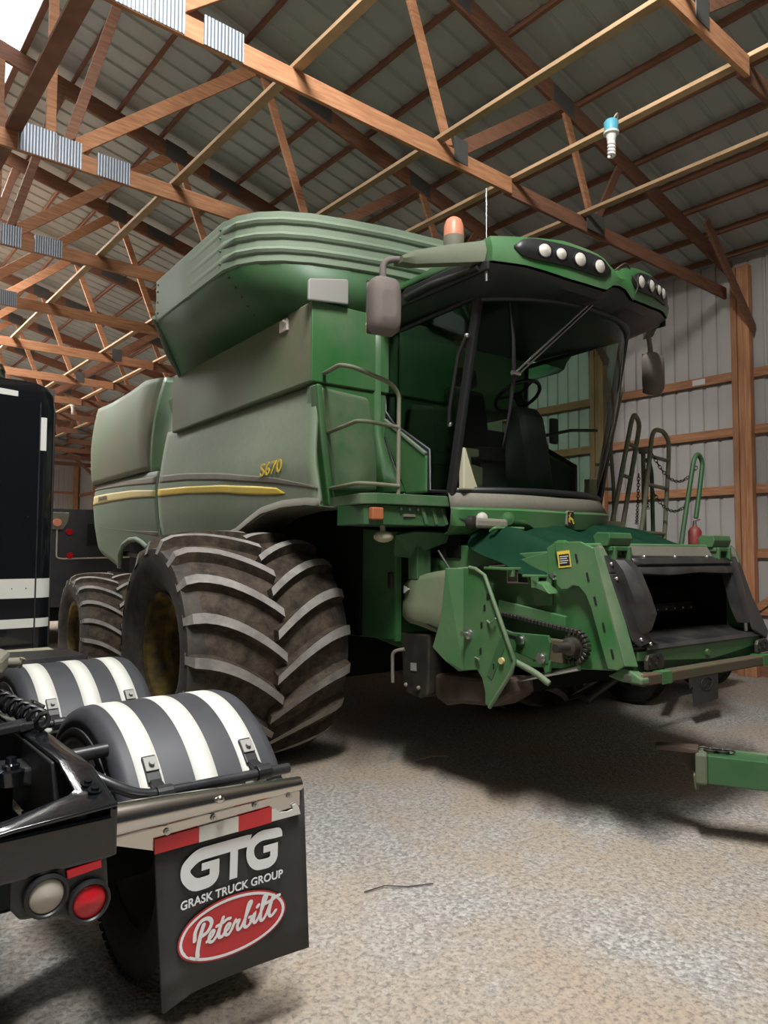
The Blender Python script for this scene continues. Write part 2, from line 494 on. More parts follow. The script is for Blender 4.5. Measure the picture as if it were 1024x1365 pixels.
# roof trusses -----------------------------------------------------
TRUSS_Y = [2.44 + 2.44*k for k in range(14)]
BZ0, BZ1 = 5.54, 5.712
def tc_z(x): return 7.30 - .227*(x-5.0)        # middle of the top chord
def make_truss():
    t = thing('roof_truss', '', 'roof truss', (RIDGE_X, 0, BZ0))
    ox, oz = RIDGE_X, BZ0
    def B(name, p, q, w, h, mat, y=0.0):
        m = MB(); m.bar((p[0]-ox, y, p[1]-oz), (q[0]-ox, y, q[1]-oz), h, w, (0, 1, 0)); return m.build(name, mat, t, bevel=.003, seg=1)
    for s in (1, -1):
        X = lambda x: x if s > 0 else 2*ox - x
        B('top_chord', (X(ox), tc_z(ox)-.02), (X(10.72), tc_z(10.72)-.02), .045, .225, M['wood_brown'])
    zc = (BZ0+BZ1)/2; hh = BZ1-BZ0
    B('bottom_chord', (-2.6, zc), (5.72, zc), .04, hh, M['wood'])
    B('bottom_chord', (5.66, zc), (10.62, zc), .04, hh, M['wood_brown'], .0405)
    B('bottom_chord', (-7.3, zc), (-2.6, zc), .04, hh, M['wood'])
    B('king_post', (ox+.13, 5.70), (ox+.13, 7.95), .04, .09, M['wood'])
    for s in (1, -1):
        X = lambda x: x if s > 0 else 2*ox - x
        webs = [((1.93, 5.70), (2.50, 7.78), 'wood_brown'), ((2.02, 5.76), (3.98, 7.42), 'wood', .14), ((4.80, 5.72), (4.13, 7.40), 'wood'),
                ((4.98, 5.76), (6.55, 6.86), 'wood_brown', .135), ((7.17, 5.72), (6.68, 6.82), 'wood'), ((7.26, 5.72), (7.78, 6.56), 'wood_brown')]
        for a, b, m, *w_ in webs: B('web', (X(a[0]), a[1]), (X(b[0]), b[1]), .038, w_[0] if w_ else .10, M[m])
    def plate(x0, x1, z0, z1, sl=0.0, mat='galv'):
        m = MB(); y = -.024
        m.prism([(x0-ox, z0-oz), (x1-ox, z0-oz+sl), (x1-ox, z1-oz+sl), (x0-ox, z1-oz)], 'y', y-.002, y+.004)
        m.build('gusset_plate', M[mat], t)
    plate(1.50, 1.84, 5.548, 5.83); plate(1.85, 2.08, 5.548, 5.81); plate(2.23, 2.56, 5.545, 5.775)
    plate(1.0, 1.25, 5.545, 5.775)
    plate(4.86, 5.05, 5.60, 5.84, 0, 'dark_plate'); plate(7.05, 7.40, 5.56, 5.78, 0, 'dark_plate')
    plate(3.92, 4.24, 7.42, 7.66, -.07, 'dark_plate'); plate(4.6, 5.1, 7.30, 7.48, -.11, 'dark_plate'); plate(6.44, 6.82, 6.86, 7.05, -.085, 'dark_plate')
    return t
TW = {0: 'overhead at top right, nearest to the camera', 1: 'passing over the combine grain tank and cab, second from the camera',
      2: 'third from the camera, ending behind the grain tank extension'}
proto = make_truss()
for k, y in enumerate(TRUSS_Y):
    t = proto if k == 0 else copy_tree(proto)
    t.location = (RIDGE_X, y, BZ0)
    t['group'] = 'roof trusses'
    t['label'] = ('orange wooden roof truss ' + TW[k]) if k in TW else 'orange wooden roof truss, %s from the camera toward the far end' % ORD[k]
# purlins ----------------------------------------------------------
PX = [5.09 + .61*k for k in range(9, -6, -1)]
for i, x in enumerate(PX):
    m = MB(); zb = tc_z(x)+.095
    w_, h_ = (.07, .089) if i == len(PX)-1 else (.038, .089)
    m.bar((0, Y0, 0), (0, Y1-.05, 0), w_, h_, (.22, 0, .975))
    o = m.build('purlin', M['wood_brown']); o.location = (x, 0, zb+.045)
    tag(o, 'brown roof purlin, %s up from the right eave' % ORD[i], 'purlin', 'roof purlins')
# lengthwise braces lying on the bottom chords ---------------------
BR = [(1.46, 'dark two by four brace nearest to the ridge, crossing trusses at top left'),
      (3.05, 'pale two by four brace crossing the truss plates left of the grain tank extension'),
      (4.67, 'pale two by four brace running above the orange beacon'),
      (5.78, 'two by four brace that the spiral bulb hangs from'),
      (7.02, 'lowest two by four brace on the trusses, right of the bulb')]
for x, lab in BR:
    hw_ = .07 if x < 2 else .044
    m = MB(); m.box((-hw_, Y0, 0), (hw_, Y1-.1, .038))
    o = m.build('truss_brace', M['wood_brown'] if x < 2 else M['wood_pale'], bevel=.002, seg=1); o.location = (x, 0, BZ1+.001)  # brown wood puts the shadow side of the ridge brace into its colour
    tag(o, lab, 'roof brace', 'braces along the trusses')
# wall girts -------------------------------------------------------
GZ = [(4.388, 'top girt on the right wall, passing behind the right mirror'), (3.555, 'second girt down on the right wall'),
      (2.69, 'third girt down on the right wall, above the red bottle'), (1.76, 'fourth girt down on the right wall, level with the feeder top'),
      (.94, 'lowest girt on the right wall')]
for z, lab in GZ:
    m = MB(); m.box((10.72, Y0, z-.066), (10.765, Y1-.05, z+.066))
    o = m.build('wall_girt', M['wood'], bevel=.003, seg=1); tag(o, 'orange wooden ' + lab, 'wall girt', 'girts on the right wall')
# posts with knee braces -------------------------------------------
def make_post():
    t = thing('wall_post', '', 'post', (10.66, 0, 0))
    for j in range(3):
        m = MB(); m.box((-.06+.012*(j == 1), -.30+.09*j, 0), (.055, -.30+.09*j+.086, 5.98)); m.build('ply', M['wood_post'], t, bevel=.003, seg=1)
    m = MB(); m.bar((-1.35, -.33, .94+5.27), (.02, -.33, 5.02), .04, .14); m.build('knee_brace', M['wood_brown'], t)
    m = MB(); m.bar((.03, -.30, .98), (.03, -1.3, 1.72), .04, .10); m.build('wall_brace', M['wood'], t)
    return t
pp = make_post()
for k, y in enumerate(TRUSS_Y):
    t = pp if k == 0 else copy_tree(pp)
    t.location = (10.66, y, 0)
    t['group'] = 'right wall posts'
    t['label'] = ('laminated wooden wall post at the right edge, holding the truss over the cab' if k == 1 else
                  'laminated wooden post on the right wall, %s from the camera' % ORD[k])
mb = MB()
for k in range(8):
    x = 10.6 - 2.44*k
    o = MB(); o.box((x-.09, Y1-.2, 0), (x+.09, Y1-.03, 5.9)); q = o.build('wall_post', M['wood_post'])
    tag(q, 'wooden post on the far end wall, %s from its right corner' % ORD[k], 'post', 'far end wall posts')
for z in (1.2, 2.3, 3.4, 4.5):
    o = MB(); o.box((LEFT_X+.1, Y1-.03, z-.06), (WALL_X-.1, Y1, z+.06)); q = o.build('wall_girt', M['wood'])
    tag(q, 'orange girt on the far end wall, %s up from the floor' % ORD[int((z-1.2)/1.1+.01)], 'wall girt', 'far end wall girts')
# white label on the top girt
o = MB(); o.box((10.712, 5.30, 4.345), (10.722, 5.50, 4.43)); q = o.build('paper_tag', M['label_white']); tag(q, 'small white striped tag stapled on the top wall girt', 'tag')
# bulbs ------------------------------------------------------------
def make_bulb():
    t = thing('hanging_bulb', '', 'light bulb')
    m = MB(); m.lathe([(-.045, 0), (-.045, .05), (.03, .055), (.045, .045), (.045, 0)], (0, 0, 0), (0, 0, 1), 16); m.build('junction_box', M['blue_box'], t, 40)
    m = MB(); m.lathe([(-.045, .058), (-.06, .058), (-.07, .04), (-.12, .03), (-.12, 0)], (0, 0, 0), (0, 0, 1), 16); m.build('lamp_socket', M['white'], t, 40)
    m = MB()
    m.tube([(.022*cos(a), .022*sin(a), -.12-.0042*a) for a in [i*pi/6 for i in range(54)]], .0105, 8)
    m.lathe([(-.115, .03), (-.135, .028), (-.135, 0)], (0, 0, 0), (0, 0, 1), 16)
    m.build('spiral_tube', M['bulb_white'], t, 50)
    m = MB(); m.tube(spline([(0.01, 0, .045), (.03, -.03, .10), (.055, -.02, .09), (.06, 0, .05)]), .006, 6); m.build('cable', M['cream'], t, 50)
    return t
b0 = make_bulb(); b0.location = (5.665, 3.62, 5.66); b0['label'] = 'spiral white bulb under a pale blue box on the brace above the cab'
b1 = copy_tree(b0); b1.location = (5.665, 20.0, 5.66); b1['label'] = 'distant spiral bulb hanging among the far trusses at left'
for b_ in (b0, b1): b_.scale = (1.2, 1.2, 1.2); b_.location.x -= .02
b0['group'] = b1['group'] = 'hanging bulbs'
# ================================================================== combine harvester (front towards -y of its own axes)
A = radians(-3.4)
OXY = (4.521*cos(A)-5.875*sin(A), 4.521*sin(A)+5.875*cos(A))
CB = thing('combine_harvester', 'green combine harvester with big lugged tires parked in the middle of the shed', 'combine harvester', (OXY[0], OXY[1], 0), A)

def interp(tab, x):
    if x <= tab[0][0]: return tab[0][1]
    for (a, b), (c, d) in zip(tab, tab[1:]):
        if x <= c: return b + (d-b)*(x-a)/(c-a)
    return tab[-1][1]

# ---- tires
def make_tire(R, hw, rim_r, n_lug, name='tire', lug_h=.055, cx=0.0, mats=None, lug_w=.060, sweep=.30):
    """tire about the local x axis, centre at the origin"""
    prof = [(-hw*.80, rim_r), (-hw*.93, rim_r+(R-rim_r)*.22), (-hw, rim_r+(R-rim_r)*.50), (-hw*.985, rim_r+(R-rim_r)*.70), (-hw*.93, R*.925-lug_h),
            (-hw*.82, R*.962-lug_h), (-hw*.55, R*.988-lug_h), (0, R-lug_h)]
    prof = prof + [(-a, b) for a, b in prof[-2::-1]]
    m = MB(); m.lathe(prof[:6], (cx, 0, 0), n=72); m.lathe(prof[-6:], (cx, 0, 0), n=72)
    m.mi = 2; m.lathe(prof[5:-5], (cx, 0, 0), n=72); m.mi = 0
    # inner bead so the tire is closed
    m.lathe([(-hw*.80, rim_r), (hw*.80, rim_r)], (cx, 0, 0), n=72)
    tab = [(abs(a), b) for a, b in prof[4:8]][::-1]
    def surf(ax): return interp(tab, ax)
    step = 2*pi/n_lug
    for s in (-1, 1):
        for k in range(n_lug):
            th0 = k*step + (step/2 if s > 0 else 0)
            rows = []
            N = 9
            for i in range(N+1):
                t = i/N
                ax = hw*(-.05 + 1.0*t); axx = min(ax, hw*.965)
                th = th0 + sweep*(1-(1-t)**1.7)
                rs = surf(abs(axx))
                top = rs + lug_h*(1.0 if t < .93 else .55) if ax >= -1 else rs
                if t >= .93: top = R*.915; rs = R*.86-lug_h*.6
                wl = lug_w*(1.0+.25*t)/R
                pts = []
                for dth, rr in ((-wl*.85, rs-.012), (-wl*.48, top), (wl*.48, top), (wl*.85, rs-.012)):
                    a = th + dth
                    pts.append((cx + s*axx, -rr*cos(a), rr*sin(a)))
                rows.append(pts)
            # end run down the shoulder
            th = th0+sweep*1.03
            wl = lug_w*1.25/R
            rows.append([(cx+s*hw*1.0, -rr*cos(th+d), rr*sin(th+d)) for d, rr in ((-wl*.8, R*.80), (-wl*.4, R*.80), (wl*.4, R*.80), (wl*.8, R*.80))])
            o = len(m.v); base_f = len(m.f)
            for j in range(3):
                m.mi = 1 if j == 1 else 2
                m.grid([[r[j], r[j+1]] for r in rows])
            m.face(rows[0]); m.face(rows[-1]); m.mi = 0
    # colour: side faces of lugs keep the tread material, crown faces get the worn one
    me = m.mesh(name, 40)
    for mm in (mats or (M['rubber'], M['rubber_lug'], M['rubber_dirt'])): me.materials.append(mm)
    return me
def wheel(parent, name, me, loc, rim_r, hw, sgn):
    o = bpy.data.objects.new(name, me); COL.objects.link(o); o.parent = parent; o.location = loc
    m = MB(); s = sgn
    m.lathe([(s*hw*.80, rim_r+.035), (s*hw*.86, rim_r+.03), (s*hw*.84, rim_r-.01), (s*hw*.62, rim_r-.02), (s*hw*.55, rim_r-.07), (s*hw*.2, rim_r-.10), (s*hw*.12, rim_r-.14), (s*hw*.10, .16), (s*hw*.30, .14), (s*hw*.32, 0)], (0, 0, 0), n=48)
    r = m.build('rim', M['rim_yellow'], o, 35)
    m = MB()
    for k in range(10):
        a = 2*pi*k/10; m.cyl((s*hw*.10, .21*cos(a), .21*sin(a)), (s*(hw*.10+.04), .21*cos(a), .21*sin(a)), .016, 6)
    m.build('wheel_nuts', M['steel_dark'], o)
    return o
tf = make_tire(.985, .70, .44, 18, lug_h=.08, lug_w=.070, sweep=.36)
wheel(CB, 'front_tire', tf, (-1.9, 0, .96), .44, .70, -1)
o = wheel(CB, 'front_tire', tf, (1.9, 0, .96), .44, .70, 1)
tr_ = make_tire(.75, .45, .36, 19, lug_h=.045, lug_w=.045)
wheel(CB, 'rear_tire', tr_, (-1.95, 3.7, .735), .36, .45, -1)
wheel(CB, 'rear_tire', tr_, (1.95, 3.7, .735), .36, .45, 1)

# ---- chassis, block added to keep light out, shade in its colour
m = MB()
m.box((-1.05, -.75, 1.05), (1.05, 5.8, 2.9)); m.box((-1.25, -.3, .62), (1.25, .3, 1.25)); m.box((-1.5, 3.5, .55), (1.5, 3.9, .95))
m.box((-.95, 2.5, .95), (.95, 5.6, 1.1))
m.build('chassis_light_block', M['void'], CB)
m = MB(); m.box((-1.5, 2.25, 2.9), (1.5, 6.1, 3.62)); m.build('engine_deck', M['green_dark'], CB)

# ---- side panels
PROF = [(1.5, -1.52), (1.9, -1.60), (2.15, -1.645), (2.45, -1.67), (2.62, -1.655), (2.72, -1.64), (3.0, -1.60), (3.2, -1.56), (3.9, -1.56)]
def px_(z, y=0):
    x = interp(PROF, z)
    if y > 5.3: x += .35*((y-5.3)/1.1)**2.2
    return x
def shell(name, stations, zt, zb, mat, n=16, sgn=-1, shear=None, thick=.03, parent=CB, xf=None):
    rows = []
    for y in stations:
        r = []
        for i in range(n+1):
            z = zb(y) + (zt(y)-zb(y))*i/n
            yy = y + (shear(y, z) if shear else 0)
            x = (xf or px_)(z, y)
            r.append((x if sgn < 0 else -x, yy, z))
        rows.append(r)
    m = MB(); m.grid(rows)
    return m.build(name, mat, parent, 40, solid=thick)
fr = lambda a, b, n: [a+(b-a)*i/n for i in range(n+1)]
AR = [(-1.1, 2.12), (-.9, 2.14), (-.5, 2.14), (-.09, 2.10), (.21, 2.02), (.51, 1.93), (.8, 1.88), (2.7, 1.88)]
ftop = lambda y: 3.11+.07*(y+.92)/3.53
shr = lambda y, z: -.16*max(0, min(1, (.3-y)/1.2))*(3.12-z)
for sg in (-1, 1):
    shell('side_panel', fr(-.93, 2.62, 30) if sg < 0 else fr(.7, 2.62, 14), ftop, lambda y: interp(AR, y), M['green_dusty'], 20, sg, shr)
AR2 = [(2.68, 1.6), (3.05, 1.70), (3.2, 1.80), (3.41, 1.87), (3.65, 1.905), (3.89, 1.90), (4.15, 1.85), (4.4, 1.75), (4.55, 1.56), (4.6, 1.51), (4.96, 1.6), (5.4, 1.71), (5.74, 1.82), (6.2, 2.2), (6.4, 2.6)]
rtop = lambda y: interp([(2.68, 2.72), (5.62, 2.79), (5.85, 3.2), (6.0, 3.45), (6.4, 3.55)], y)
for sg in (-1, 1):
    shell('rear_side_panel', fr(2.68, 6.4, 40), rtop, lambda y: interp(AR2, y), M['green_pale'], 16, sg)
m = MB(); m.grid([[(x, 6.42+.12*(1-(x/1.25)**2), z) for x in fr(-1.27, 1.27, 8)] for z in (2.3, 2.7, 3.1, 3.5)]); m.build('rear_panel', M['green_pale'], CB, 40, solid=.03)
# bulged rear upper cover
def xc(z, y):
    u = max(0, min(1, (3.35-y)/.75)); u = u*u*(3-2*u)
    b = -1.70 + .06*abs((z-3.2)/.6)**2
    return b + u*(.10+.20*max(0, (z-2.72)/1.1)) + (.5*((y-5.5)/.55)**3 if y > 5.5 else 0)
ctop = lambda y: interp([(2.36, 3.72), (2.78, 3.90), (3.0, 3.94), (3.4, 3.93), (3.9, 3.90), (4.8, 3.89), (6.05, 3.95)], y)
for sg in (-1, 1):
    shell('cover_front', fr(2.36, 3.02, 14), ctop, lambda y: 2.72, M['green'], 16, sg, None, .05, CB, xc)
    c_ = shell('rear_upper_cover', fr(3.02, 6.0, 36), ctop, lambda y: 2.75, M['green_tank'], 16, sg, None, .05, CB, xc)
    m = MB(); m.tube([((xc(z, y)-.012)*(1 if sg < 0 else -1), y, z) for y, z in [(3.02, 3.86), (3.1, 3.86), (3.3, 3.85), (3.7, 3.80), (4.2, 3.74)]], [.01, .016, .016, .014, .004], 8)
    m.build('cover_bead', M['green_pale'], c_, 40)
# crease shading painted as a grey band, and yellow stripe laid on the panels
def lay(name, tab, mat, off, thick, sgn=-1, shear=None):
    top, bot = [], []
    m = MB(); rows = []
    ys = fr(tab[0][0], tab[-1][0], 24)
    for y in ys:
        zu = interp([(t[0], t[1]) for t in tab], y); zl = interp([(t[0], t[2]) for t in tab], y)
        r = []
        for i in range(5):
            z = zl + (zu-zl)*i/4
            r.append(((px_(z, y)-off)*(1 if sgn < 0 else -1), y + (shear(y, z) if shear else 0), z))
        rows.append(r)
    m.grid(rows); return m.build(name, mat, CB, 40, solid=thick)
lay('crease_shade', [(-.95, 2.265, 2.255), (-.3, 2.40, 2.345), (.74, 2.53, 2.46), (1.7, 2.61, 2.53), (2.6, 2.655, 2.57)], M['dust_and_shade_trim'], .018, .006, -1, shr)
lay('crease_shade', [(2.72, 2.66, 2.57), (4.0, 2.70, 2.63), (5.2, 2.73, 2.66), (6.3, 2.72, 2.66)], M['dust_and_shade_trim'], .018, .006)
lay('yellow_stripe', [(-.45, 2.255, 2.25), (-.38, 2.30, 2.245), (0, 2.345, 2.265), (.74, 2.41, 2.33), (1.7, 2.46, 2.385), (2.6, 2.49, 2.405)], M['yellow'], .018, .006, -1, shr)
st2 = lay('yellow_stripe', [(2.71, 2.49, 2.405), (3.6, 2.545, 2.44), (4.6, 2.57, 2.45), (5.5, 2.58, 2.44), (6.3, 2.58, 2.43)], M['yellow_faded'], .018, .006)
lay('lower_trim', [(2.72, 1.99, 1.93), (4.0, 2.03, 2.02), (5.2, 2.10, 2.09), (6.2, 2.28, 2.27)], M['dust_and_shade_trim'], .014, .004)
m = MB(); m.box((-1.64, 2.63, 1.9), (-1.50, 2.67, 2.75)); m.build('panel_seam', M['green'], CB)
# arch lip
m = MB(); rows = []
for y in fr(-1.1, 1.1, 30):
    zb = interp(AR, y)
    rows.append([(px_(zb)-.022, y, zb+.055), (px_(zb)-.03, y, zb+.0), (px_(zb)+.35, y, zb-.02)])
m.grid(rows); m.build('wheel_arch', M['dust_and_shade_trim'], CB, 40, solid=.012)
m = MB(); m.tube([(px_(z)-.02, y, z) for y, z in [(4.6, 1.52), (4.45, 1.73), (4.2, 1.84), (3.9, 1.90), (3.6, 1.91), (3.4, 1.87), (3.2, 1.80)]], .035, 10); m.build('rear_wheel_arch', M['green_pale'], CB, 40)
m = MB(); m.cyl((-1.55, 3.35, 1.66), (-1.6, 3.35, 1.66), .03, 14); m.build('tail_light', M['red'], CB, 40)
m = MB(); m.bar((-1.4, 3.0, 1.62), (-1.5, 4.5, 1.72), .05, .06); m.build('wiring_bar', M['black'], CB)
side_mat = Matrix(((0, 0, -1, 0), (-1, 0, 0, 0), (0, 1, 0, 0), (0, 0, 0, 1)))
text_mesh('model_number', 'S670', .155, M['yellow'], CB, Matrix.Translation((-1.694, -.31, 2.475)) @ Matrix.Rotation(radians(-2), 4, 'X') @ side_mat @ Matrix.Diagonal((1.28, 1, 1, 1)), .003, .0018, .18, 1.06)
text_mesh('brand_lettering', 'JOHN DEERE', .075, M['dust_and_shade_trim'], CB, Matrix.Translation((-1.697, 5.0, 2.515)) @ side_mat, .003, .001, 0, 1.0)

# ---- grain tank
m = MB(); m.box((-1.65, -.92, 3.125), (.80, 2.28, 3.79)); m.build('grain_tank', M['green_tank'], CB, bevel=.018)
m = MB(); m.box((.80, .2, 3.0), (1.65, 2.28, 3.79)); m.build('grain_tank', M['green_tank'], CB, bevel=.018)
m = MB(); m.box((-1.655, -.935, 3.13), (.80, -.915, 3.79)); m.build('tank_front_sheet', M['green'], CB, bevel=.008)
m = MB(); m.box((-1.672, -.54, 3.64), (-1.65, -.40, 3.74)); m.cyl((-1.66, -.52, 3.70), (-1.70, -.52, 3.72), .012, 8); m.build('tank_marker_lamp', M['lens'], CB, bevel=.008)
m = MB(); m.prism([(-1.72, 3.76), (-1.34, 3.80), (-1.34, 4.0), (-1.36, 4.01), (-1.70, 3.94), (-1.72, 3.92)], 'y', -.99, -.96); m.build('tank_window_plate', M['plate_grey'], CB, bevel=.02)
# extension
def ring(off, z):
    base = [(-2.17, 1.32), (-2.17, .5), (-2.165, -.34), (-2.12, -.52), (-2.02, -.68), (-1.87, -.81), (-1.65, -.92), (-1.35, -1.01), (-1.0, -1.09), (-.5, -1.16), (0, -1.18)]
    pts = base + [(-x, y) for x, y in base[-2::-1]]
    out = []
    for x, y in pts:
        k = 1-off/2.17
        out.append((x*k, (y-.4)*(1-off/1.6)+.4, z))
    return out
levels = [(0.02, 4.08), (0, 4.10)]
ribs = []
z = 4.10
def ribp(z0): return [(0, z0), (-.018, z0+.012), (-.028, z0+.03), (-.018, z0+.048), (0, z0+.06)]
levels = [(.012, 4.085), (0, 4.10)] + ribp(4.155) + ribp(4.275) + ribp(4.395) + [(0, 4.50), (.03, 4.505)]
m = MB()
R_ = [ring(o_, z_) for o_, z_ in levels]
R0 = [ring(0 if abs(o_) > .02 or o_ < 0 else o_, z_) for o_, z_ in levels]
nfold = 2
rows = []
for j, (a, b) in enumerate(zip(R_, R0)):
    n_ = len(a); rr = []
    for i in range(n_):
        q = b[i] if (i <= nfold or i >= n_-1-nfold) else a[i]
        rr.append(q)
    rows.append(rr)
m.grid(rows)
EX = m.build('tank_extension', M['green_pale'], CB, 24, solid=.012)
inner = [(-1.58, 2.1), (-1.58, 1.1), (-1.58, 0.0), (-1.58, -.28), (-1.58, -.52), (-1.57, -.72), (-1.5, -.85), (-1.2, -.88), (-.9, -.88), (-.45, -.88), (0, -.88)]
inner = inner + [(-x, y) for x, y in inner[-2::-1]]
m = MB(); m.grid([[(x, y, z) for (x, y, z) in ring(.012, 4.09)], [(x, y, 3.72) for x, y in inner]])
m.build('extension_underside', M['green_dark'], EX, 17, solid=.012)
m = MB()
rb = [(-2.17, 1.32, 4.50), (-2.17, 1.32, 4.09), (-1.58, 2.1, 3.72), (1.58, 2.1, 3.72), (2.17, 1.32, 4.09), (2.17, 1.32, 4.50)]
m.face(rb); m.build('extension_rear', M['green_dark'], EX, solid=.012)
m = MB(); m.tube([(-2.18, 1.34, 4.14), (-2.1, 1.42, 4.06), (-1.9, 1.72, 3.9), (-1.62, 2.08, 3.76)], .035, 10); m.build('seal_tube', M['green_pale'], EX, 40)
bolt_at = []
for zz in (4.16, 4.27, 4.38, 4.45): bolt_at += [Vector((-2.178, -.30, zz)), Vector((-2.178, 1.26, zz))]
for q in range(7): bolt_at.append(Vector((-2.145, -.335, 4.08)).lerp(Vector((-1.58, 0, 3.73)), (q+.5)/7)+Vector((-.004, -.02, -.006)))
for c in bolt_at:
    m = MB(); m.ball(c, .012, 8); m.build('bolt', M['green_dark'], EX, 60)

# ---- front wall left of the cab, with its moulded door
m = MB(); m.box((-1.62, -.915, 2.12), (-.9, -.80, 3.12)); m.build('front_wall', M['green'], CB, bevel=.01)
m = MB(); m.prism([(-1.46, 2.27), (-1.0, 2.27), (-1.04, 2.7), (-1.10, 3.02), (-1.13, 3.06), (-1.60, 3.09), (-1.60, 3.0)], 'y', -.975, -.91); m.build('front_door_panel', M['deck_green'], CB, bevel=.035, seg=3)
m = MB(); m.prism([(-1.645, 3.10), (-1.595, 3.10), (-1.53, 2.6), (-1.455, 2.13), (-1.52, 2.13), (-1.59, 2.6)], 'y', -1.0, -.88); m.build('panel_edge', M['green'], CB, bevel=.015)
rows = []
for z, yb in ((3.82, -.80), (3.5, -.76), (3.2, -.73), (2.95, -.77), (2.75, -.87), (2.55, -.98), (2.4, -1.08), (2.26, -1.20)):
    yl = -.93 if z > 2.8 else -.93-.25*(2.8-z)/.54*.6
    rows.append([(-1.04, -.90, z), (-1.02, yl, z), (-.985, yl-.012, z), (-.95, (yl+yb)/2-.02, z), (-.905, yb, z), (-.88, yb+.04, z)])
m = MB(); m.grid(rows); m.build('cab_shroud', M['green'], CB, 60, solid=.02)

# ---- cab
BOW = .34
def ws(s, t, out=0.0):
    """windshield: s -1..1 across, t 0..1 up"""
    y = -1.72 - .32*t - .05*sin(pi*t) - (BOW+.02*t)*(1-abs(s)**2.4)
    return ((.88+out)*s, y-out, 2.23+1.43*t)
m = MB(); m.grid([[ws(s, t) for s in fr(-1, 1, 28)] for t in fr(0, 1, 10)])
WSO = m.build('windshield', M['glass'], CB, 60, label='large curved windshield')
for t_ in (.005, .99):
    m = MB(); m.tube([ws(s, t_, .006) for s in fr(-1, 1, 28)], .03, 8); m.build('windshield_seal', M['black'], CB, 60)
def sidew(sg):
    X = sg*.885
    g = [(-.90, 3.64), (-.87, 3.3), (-.89, 2.97), (-1.02, 2.84), (-1.49, 2.57), (-1.49, 2.25), (-1.72, 2.23), (-1.80, 2.6), (-1.94, 3.2), (-2.03, 3.66)]
    m = MB(); m.prism(g, 'x', X-.003, X+.003); m.build('door_glass', M['glass'], CB)
    m = MB(); m.tube([(X, y, z) for y, z in g], .022, 8, True); m.build('door_seal', M['black'], CB, 60)
    m = MB(); m.bar((X, -1.74, 2.2), (X*.995, -2.05, 3.68), .05, .075, (0, 1, 0)); m.build('cab_pillar', M['black'], CB, bevel=.012)
    m = MB(); m.tube([(X, -.86, 3.68), (X, -.83, 3.3), (X, -.85, 2.95), (X, -.90, 2.75), (X, -1.0, 2.52), (X, -1.17, 2.22)], .04, 8); m.build('cab_pillar', M['black'], CB, 60)
    m = MB(); m.prism([(-.90, 2.90), (-1.02, 2.80), (-1.48, 2.53), (-1.48, 2.24), (-1.21, 2.24), (-1.0, 2.6), (-.92, 2.75)], 'x', X-.03, X+.03); lp = m.build('lower_door_panel', M['green'], CB, bevel=.015)
    m = MB(); m.bar((X+sg*.02, -.91, 2.90), (X+sg*.02, -1.47, 2.545), .03, .045, (sg, 0, 0)); m.build('panel_ledge', M['green_pale'], lp, bevel=.008)
    return X
for sg in (-1, 1): sidew(sg)
m = MB(); m.tube([(-.93, -1.96, 3.37), (-.95, -1.90, 3.25), (-.95, -1.80, 2.85), (-.93, -1.77, 2.74)], .014, 8); m.build('door_handle_rail', M['black'], CB, 60)
m = MB(); m.ball((-.92, -1.96, 3.38), .022); m.ball((-.92, -1.77, 2.74), .022); m.build('rail_clamp', M['steel'], CB, 60)
# rear wall with its window
m = MB(); m.box((-.86, -.86, 2.2), (.86, -.82, 2.95)); m.box((-.86, -.86, 3.32), (.86, -.82, 3.70)); m.box((-.86, -.86, 2.9), (-.72, -.82, 3.4)); m.box((.72, -.86, 2.9), (.86, -.82, 3.4)); m.build('cab_rear_wall', M['interior'], CB)
m = MB(); m.box((-.72, -.845, 2.95), (.72, -.84, 3.32)); m.build('rear_glass', M['glass'], CB)
m = MB(); m.box((-.86, -1.72, 2.16), (.86, -.82, 2.22)); m.prism([(-.86, -1.72), (.86, -1.72), (.6, -1.95), (0, -2.02), (-.6, -1.95)], 'z', 2.16, 2.215); m.build('cab_floor', M['interior'], CB)
# seat, console, steering
m = MB(); m.box((-.28, -1.42, 2.55), (.24, -.98, 2.68)); m.build('seat_cushion', M['seat'], CB, bevel=.04)
m = MB(); m.bar((-.02, -1.02, 2.66), (-.02, -.92, 3.28), .48, .12, (0, 1, 0)); m.build('seat_back', M['seat'], CB, bevel=.05)
m = MB(); m.bar((-.02, -.95, 3.30), (-.02, -.93, 3.48), .28, .10, (0, 1, 0)); m.build('headrest', M['seat'], CB, bevel=.04)
m = MB(); m.box((-.20, -1.35, 2.22), (.16, -1.0, 2.55)); m.build('seat_base', M['interior'], CB, bevel=.02)
m = MB(); m.box((-.72, -1.3, 2.5), (-.40, -.95, 2.62)); m.bar((-.56, -.97, 2.6), (-.56, -.9, 3.08), .36, .09, (0, 1, 0)); m.box((-.70, -1.28, 2.22), (-.44, -.98, 2.5)); m.build('passenger_seat', M['seat'], CB, bevel=.03)
m = MB(); m.box((.30, -1.55, 2.62), (.46, -.95, 2.74)); m.box((.32, -1.3, 2.22), (.44, -1.0, 2.62)); m.box((.34, -1.68, 2.72), (.44, -1.64, 2.95)); m.build('armrest_console', M['interior'], CB, bevel=.02)
m = MB(); m.prism([(-1.92, 2.22), (-1.60, 2.22), (-1.58, 2.6), (-1.62, 2.95), (-1.72, 3.0), (-1.80, 2.9), (-1.86, 2.6)], 'x', -.16, .12); m.build('steering_column', M['interior'], CB, bevel=.04)
m = MB(); c = Vector((-.02, -1.62, 3.10)); ax = Vector((0, .5, .86)).normalized(); u = Vector((1, 0, 0)); w = ax.cross(u)
m.tube([c + (u*cos(a)+w*sin(a))*.20 for a in [2*pi*i/28 for i in range(28)]], .016, 8, True)
